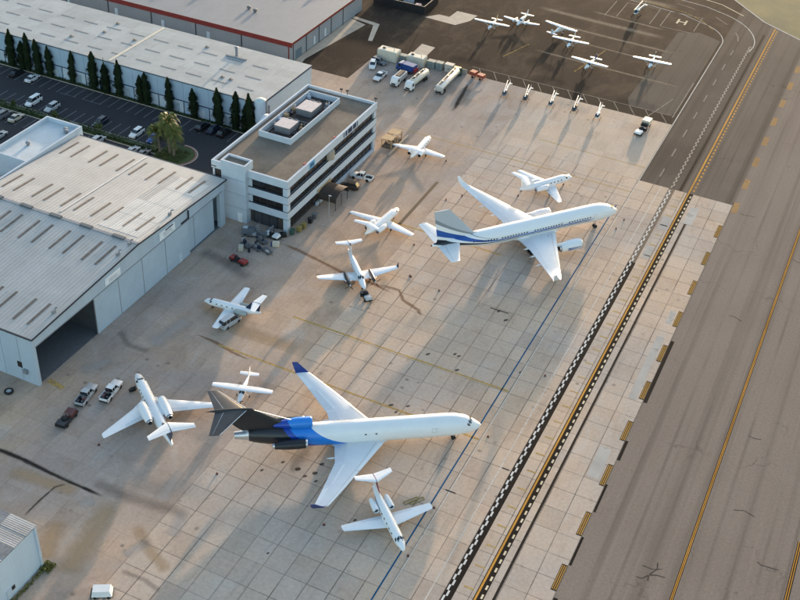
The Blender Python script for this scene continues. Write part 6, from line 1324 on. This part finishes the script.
# loose equipment heaped at the office corner
rg = random.Random(31)
CL = [(243, 240, 'steel drum', 'drum'), (249, 252, 'steel drum', 'drum'), (272, 246, 'steel drum', 'drum'), (241, 250, 'crate', 'crate'), (264, 237, 'crate', 'crate'), (276, 246, 'crate', 'crate'), (283, 237, 'crate', 'crate'), (258, 233, 'steps', 'steps'), (270, 232, 'steps', 'steps')]
LB = ['grey steel drum beside the yellow tipped dolly', 'dark steel drum at the outer edge of the dolly group', 'blue steel drum below the white utility cart', 'tan crate nearest the stair tower door', 'dark crate behind the white utility cart', 'pale crate below the white utility cart', 'black crate at the foot of the office corner pier', 'grey maintenance steps against the storefront', 'blue grey maintenance steps beside the storefront door']
for i, (px, py, nm, ct) in enumerate(CL):
    q = T(px, py); r = empty(dict(drum='steel_drum', crate='storage_crate', steps='maintenance_steps')[ct], (q.x, q.y, 0), rg.uniform(0, 3)); tag(r, LB[i], ct)
    mt = VP(['silver', 'black', 'blue', 'beige', 'grey', 'cream', 'black', 'grey', 'navy'][i])
    if ct == 'drum':
        m_ = MB(); m_.lathe((0, 0, 0), (0, 0, 1), [(0, .28), (.3, .28), (.32, .3), (.34, .28), (.6, .28), (.62, .3), (.64, .28), (.9, .28)], 14); m_.build('barrel', mt, r); m_ = MB(); m_.lathe((0, 0, .9), (0, 0, 1), [(0, .26), (.02, .24)], 14); m_.build('lid', V_TRIM, r)
    elif ct == 'crate':
        m_ = MB(); m_.box(-.7, .7, -.5, .5, .12, .95); m_.build('box', mt, r); m_ = MB(); m_.box(-.75, .75, -.55, .55, 0, .1); m_.build('pallet', B_WOODTAN, r); m_ = MB(); m_.box(-.72, .72, -.52, .52, .951, 1.02); m_.build('lid', mt, r)
    else:
        for k_ in range(5): m_ = MB(); m_.box(-.9+k_*.36, -.56+k_*.36, -.45, .45, .25+k_*.3, .30+k_*.3); m_.build('tread', A_STRUT, r)
        for s_ in (-.45, .45): m_ = MB(); m_.tube((-.9, s_, .1), (.9, s_, 1.6), .05, n=6); m_.tube((.9, s_, 0), (.9, s_, 2.5), .04, n=6); m_.tube((-.9, s_, .9), (.9, s_, 2.5), .035, n=6); m_.build('rail', mt, r)

for (rx, ry, a) in ((-108.3, 115.0, 100), (-105.1, 117.9, 98)):
    rr = next(o for o in bpy.data.objects if o.type == 'EMPTY' and o.name.startswith('pickup_truck') and abs(o.location.x-rx) < .1)
    rg2 = random.Random(int(-rx))
    for k_ in range(6):
        x, y, s_ = rg2.uniform(-2.5, -1.1), rg2.uniform(-.6, .6), rg2.uniform(.15, .3); m_ = MB(); m_.box(x-s_*1.3, x+s_*1.3, y-s_, y+s_, .64, .9+rg2.random()*.5); m_.build('bed_load', [VP('black'), VP('grey'), VP('maroon')][k_ % 3], rr)
# ------------------------------------------------------------------ vegetation
def leafmat(name, a, b, sub=0.0):
    mt = bpy.data.materials.new(name); t = NT(mt); p = t.pos(); n = t.noise(p, 1.3, 3, .6); r = t.noise(p, 9.0, 2, .6)
    c = t.mix(t.maprange(n, .35, .65), a, b); c = t.mix(1.0, c, t.ramp(r, [(.3, .7), (.7, 1.3)]), 'MULTIPLY')
    t.put(t.b.inputs['Base Color'], c); t.b.inputs['Roughness'].default_value = .6; t.b.inputs['Specular IOR Level'].default_value = .25; return mt
L_CYP = leafmat('cypress_leaf', (.016, .030, .014), (.030, .048, .020)); L_HEDGE = leafmat('hedge_leaf', (.022, .038, .014), (.04, .06, .02)); L_PALM = leafmat('palm_leaf', (.05, .07, .016), (.15, .155, .035)); L_BUSH = leafmat('bush_leaf', (.05, .075, .018), (.09, .11, .03)); L_WEED = leafmat('weed_leaf', (.16, .14, .03), (.10, .11, .03))
BARK = pm('bark', (.10, .075, .055), .9, var=.3, scale=3); PBARK = pm('palm_bark', (.20, .165, .13), .9, var=.3, scale=4)
def leaf_quads(mb, rg, c, n, ru, size, up=0.5):
    for _ in range(n):
        d = Vector((rg.gauss(0, 1), rg.gauss(0, 1), rg.gauss(0, 1)+up)).normalized(); u = d.orthogonal().normalized(); w_ = d.cross(u); a = rg.uniform(0, 2*PI); u, w_ = u*math.cos(a)+w_*math.sin(a), w_*math.cos(a)-u*math.sin(a)
        o = Vector(c)+Vector((rg.uniform(-1, 1)*ru[0], rg.uniform(-1, 1)*ru[1], rg.uniform(-1, 1)*ru[2])); s_ = size*rg.uniform(.6, 1.4)
        mb.add([o-u*s_*.5, o+w_*s_*.35, o+u*s_, o-w_*s_*.35], [(0, 1, 2, 3)])
def cypress_mesh(seed, h):
    rg = random.Random(seed); mb = MB()
    for i in range(2600):
        t_ = rg.random()**.85; z = .25+t_*(h-.2)
        rmax = .92*min(1, (t_*7+.5))*(1-t_**3.6)**.8*(1+.20*math.sin(z*2.1+seed)+.16*math.sin(z*4.3+2*seed))
        a = rg.uniform(0, 2*PI); r = rmax*(.62+.45*rg.random()*(1+.35*math.sin(3*a+seed+z)))
        o = Vector((r*math.cos(a), r*math.sin(a), z)); out = Vector((math.cos(a)*.5, math.sin(a)*.5, 1)).normalized(); side = Vector((-math.sin(a), math.cos(a), rg.uniform(-.4, .4))); s_ = rg.uniform(.16, .36)
        mb.add([o-out*s_*.4, o+side*s_*.45, o+out*s_, o-side*s_*.45], [(0, 1, 2, 3)])
    core = MB(); core.lathe((0, 0, .2), (0, 0, 1), [(0, .45), (1.2, .62), (h*.5, .60), (h*.8, .38), (h-.5, .05)], 10); mb.v_off = len(mb.v)
    mb.add(core.v, core.f); return mb.mesh('crown', L_CYP, fix=False)
tk = MB(); tk.tube((0, 0, -.1), (0, 0, 1.5), .16, .12); trunk_me = tk.mesh('trunk', BARK)
CYP = [cypress_mesh(s_, h) for s_, h in ((1, 7.6), (2, 8.0), (3, 7.2), (4, 8.4))]
CYPS = [(0, 56), (20, 62.5), (30, 66), (36, 67), (47, 70.5), (57, 74.5), (78, 80.5), (99, 87), (113, 90), (125, 94), (147, 100), (153, 102), (174, 109), (197, 117), (222, 124), (238, 128.5), (249, 131), (254, 133)]
for i, (px, py) in enumerate(CYPS):
    q = T(px, py); y = 211.95-(i % 3)*.12
    g_ = T(px, py); r = empty('cypress_tree', (g_.x, y, .05), i*1.7); tag(r, 'dark columnar cypress against the pale warehouse wall', 'tree', 'cypress row along the warehouse')
    link('trunk', trunk_me, r); c = link('crown', CYP[i % 4], r); s_ = 1.08+.20*((i*37) % 10)/10; c.scale = (s_*(.82+.42*((i*13) % 7)/7), s_*(.85+.3*((i*5) % 6)/6), s_*(.86+.30*((i*29) % 11)/11)); c.rotation_euler = (.035*math.sin(i*2.3), .035*math.cos(i*1.7), i*.9)
    if i == 8: r['label'] = 'dark cypress with a thin spire rising above the warehouse roof'; s2 = MB(); s2.tube((0, 0, 7.6), (0, 0, 10.2), .22, .04); s2.build('spire', L_CYP, r)
# hedge
hg = MB(); rg = random.Random(21)
x = -225.0
while x < -148.5:
    hh_ = .75+.2*math.sin(x*.7)+.12*math.sin(x*1.9); leaf_quads(hg, rg, (x, 193.5, hh_*.6), 26, (.5, 1.0, hh_*.55), .34, .8); x += .6
hg.box(-225, -148.5, 192.9, 194.1, .06, .6); tag(hg.build('hedge', L_HEDGE, fix=False), 'long low clipped hedge dividing the car park', 'hedge')
for i, (px, py, s_, lb) in enumerate(((63, 114, 1.1, 'bright green shrub beside the silver estate car'), (108, 126, 1.2, 'bright green shrub beside the dark blue hatchback'), (20, 103, .8, 'small dull shrub in the hedge bed'), (70, 30, .01, ''))):
    if s_ < .1: continue
    q = T(px, py); r = empty('shrub', (q.x, 194.2, .05)); tag(r, lb, 'shrub'); mb = MB(); rg = random.Random(i+40)
    for k_ in range(14): a = rg.uniform(0, 2*PI); leaf_quads(mb, rg, (math.cos(a)*s_*.7*rg.random(), math.sin(a)*s_*.7*rg.random(), .8*s_+rg.random()*s_), 26, (.45*s_, .45*s_, .4*s_), .26, .5)
    mb.build('foliage', L_BUSH, r, fix=False); mb = MB(); mb.tube((0, 0, 0), (0, 0, 1.0), .07, .04); mb.build('stem', BARK, r)
# palms
def palm(label, x, y, h, seed, nf=40, fl=3.4):
    rg = random.Random(seed); r = empty('palm_tree', (x, y, .05)); tag(r, label, 'tree', 'palms on the planted island')
    t_ = MB(); t_.loft([[(.25*math.sin(z*.3+seed)+rr*math.cos(2*PI*i/10), .2*math.cos(z*.25+seed)-.2+rr*math.sin(2*PI*i/10), z) for i in range(10)] for z, rr in [(h*k_/14, .30-.10*k_/14+(.03 if k_ % 2 else 0)) for k_ in range(15)]]); t_.build('trunk', PBARK, r, smooth=True)
    top = Vector((.25*math.sin(h*.3+seed), .2*math.cos(h*.25+seed)-.2, h)); mb = MB()
    for i in range(nf):
        a = 2*PI*i/nf*2.618+rg.uniform(-.2, .2); el = rg.uniform(-.75, 1.2); d = Vector((math.cos(a), math.sin(a), 0)); L = fl*rg.uniform(.8, 1.1); P = []
        for k_ in range(9): s_ = k_/8*L; P.append(top+d*(s_*math.cos(el)*(1-.07*s_))+Vector((0, 0, s_*math.sin(el)-.125*s_*s_)))
        sd_ = Vector((-d.y, d.x, 0))
        for k_ in range(8):
            for f_ in range(2):
                o = P[k_].lerp(P[k_+1], f_/2); ax = (P[k_+1]-P[k_]).normalized(); ll = 1.05*(1-.55*abs(k_/8-.4))*rg.uniform(.8, 1.2)
                for sg in (1, -1):
                    e = o+sd_*sg*ll*.75+ax*ll*.55-Vector((0, 0, ll*rg.uniform(.2, .7))); mb.add([o, o+ax*.14, e+ax*.05, e-ax*.03], [(0, 1, 2, 3)])
        for k_ in range(8): mb.tube(P[k_], P[k_+1], .035, .03, 4, cap=False)
    mb.build('fronds', L_PALM, r, fix=False); return r
palm('tall feathery palm in the middle of the planted island', -145.2, 194.6, 8.8, 3, 38, 4.9); palm('shorter feathery palm beside the hedge end', -147.6, 193.6, 6.0, 8, 26, 3.6); palm('leaning palm on the kerb side of the island', -143.3, 193.6, 6.8, 5, 24, 3.4)
def groundcover(name, label, c, ru, n, size, mat):
    mb = MB(); leaf_quads(mb, random.Random(int(abs(c[0])*7)), c, n, ru, size, 1.0); return tag(mb.build(name, mat, fix=False), label, 'plants', kind='stuff')
groundcover('ground_cover', 'low plants on the round planter island', (-144.2, 193.6, .25), (3.4, 3.2, .22), 900, .3, L_BUSH); groundcover('ground_cover', 'low plants at the foot of the warehouse', (-180, 212.1, .25), (46, .5, .25), 2600, .28, L_HEDGE)
groundcover('weeds', 'yellow weeds along the corner of the small shed', (-89.6, 81.6, .25), (.9, .9, .3), 260, .3, L_WEED); groundcover('weeds', 'scattered weeds along the wall of the small shed', (-89.9, 77.5, .2), (.35, 4.0, .22), 260, .26, L_WEED)
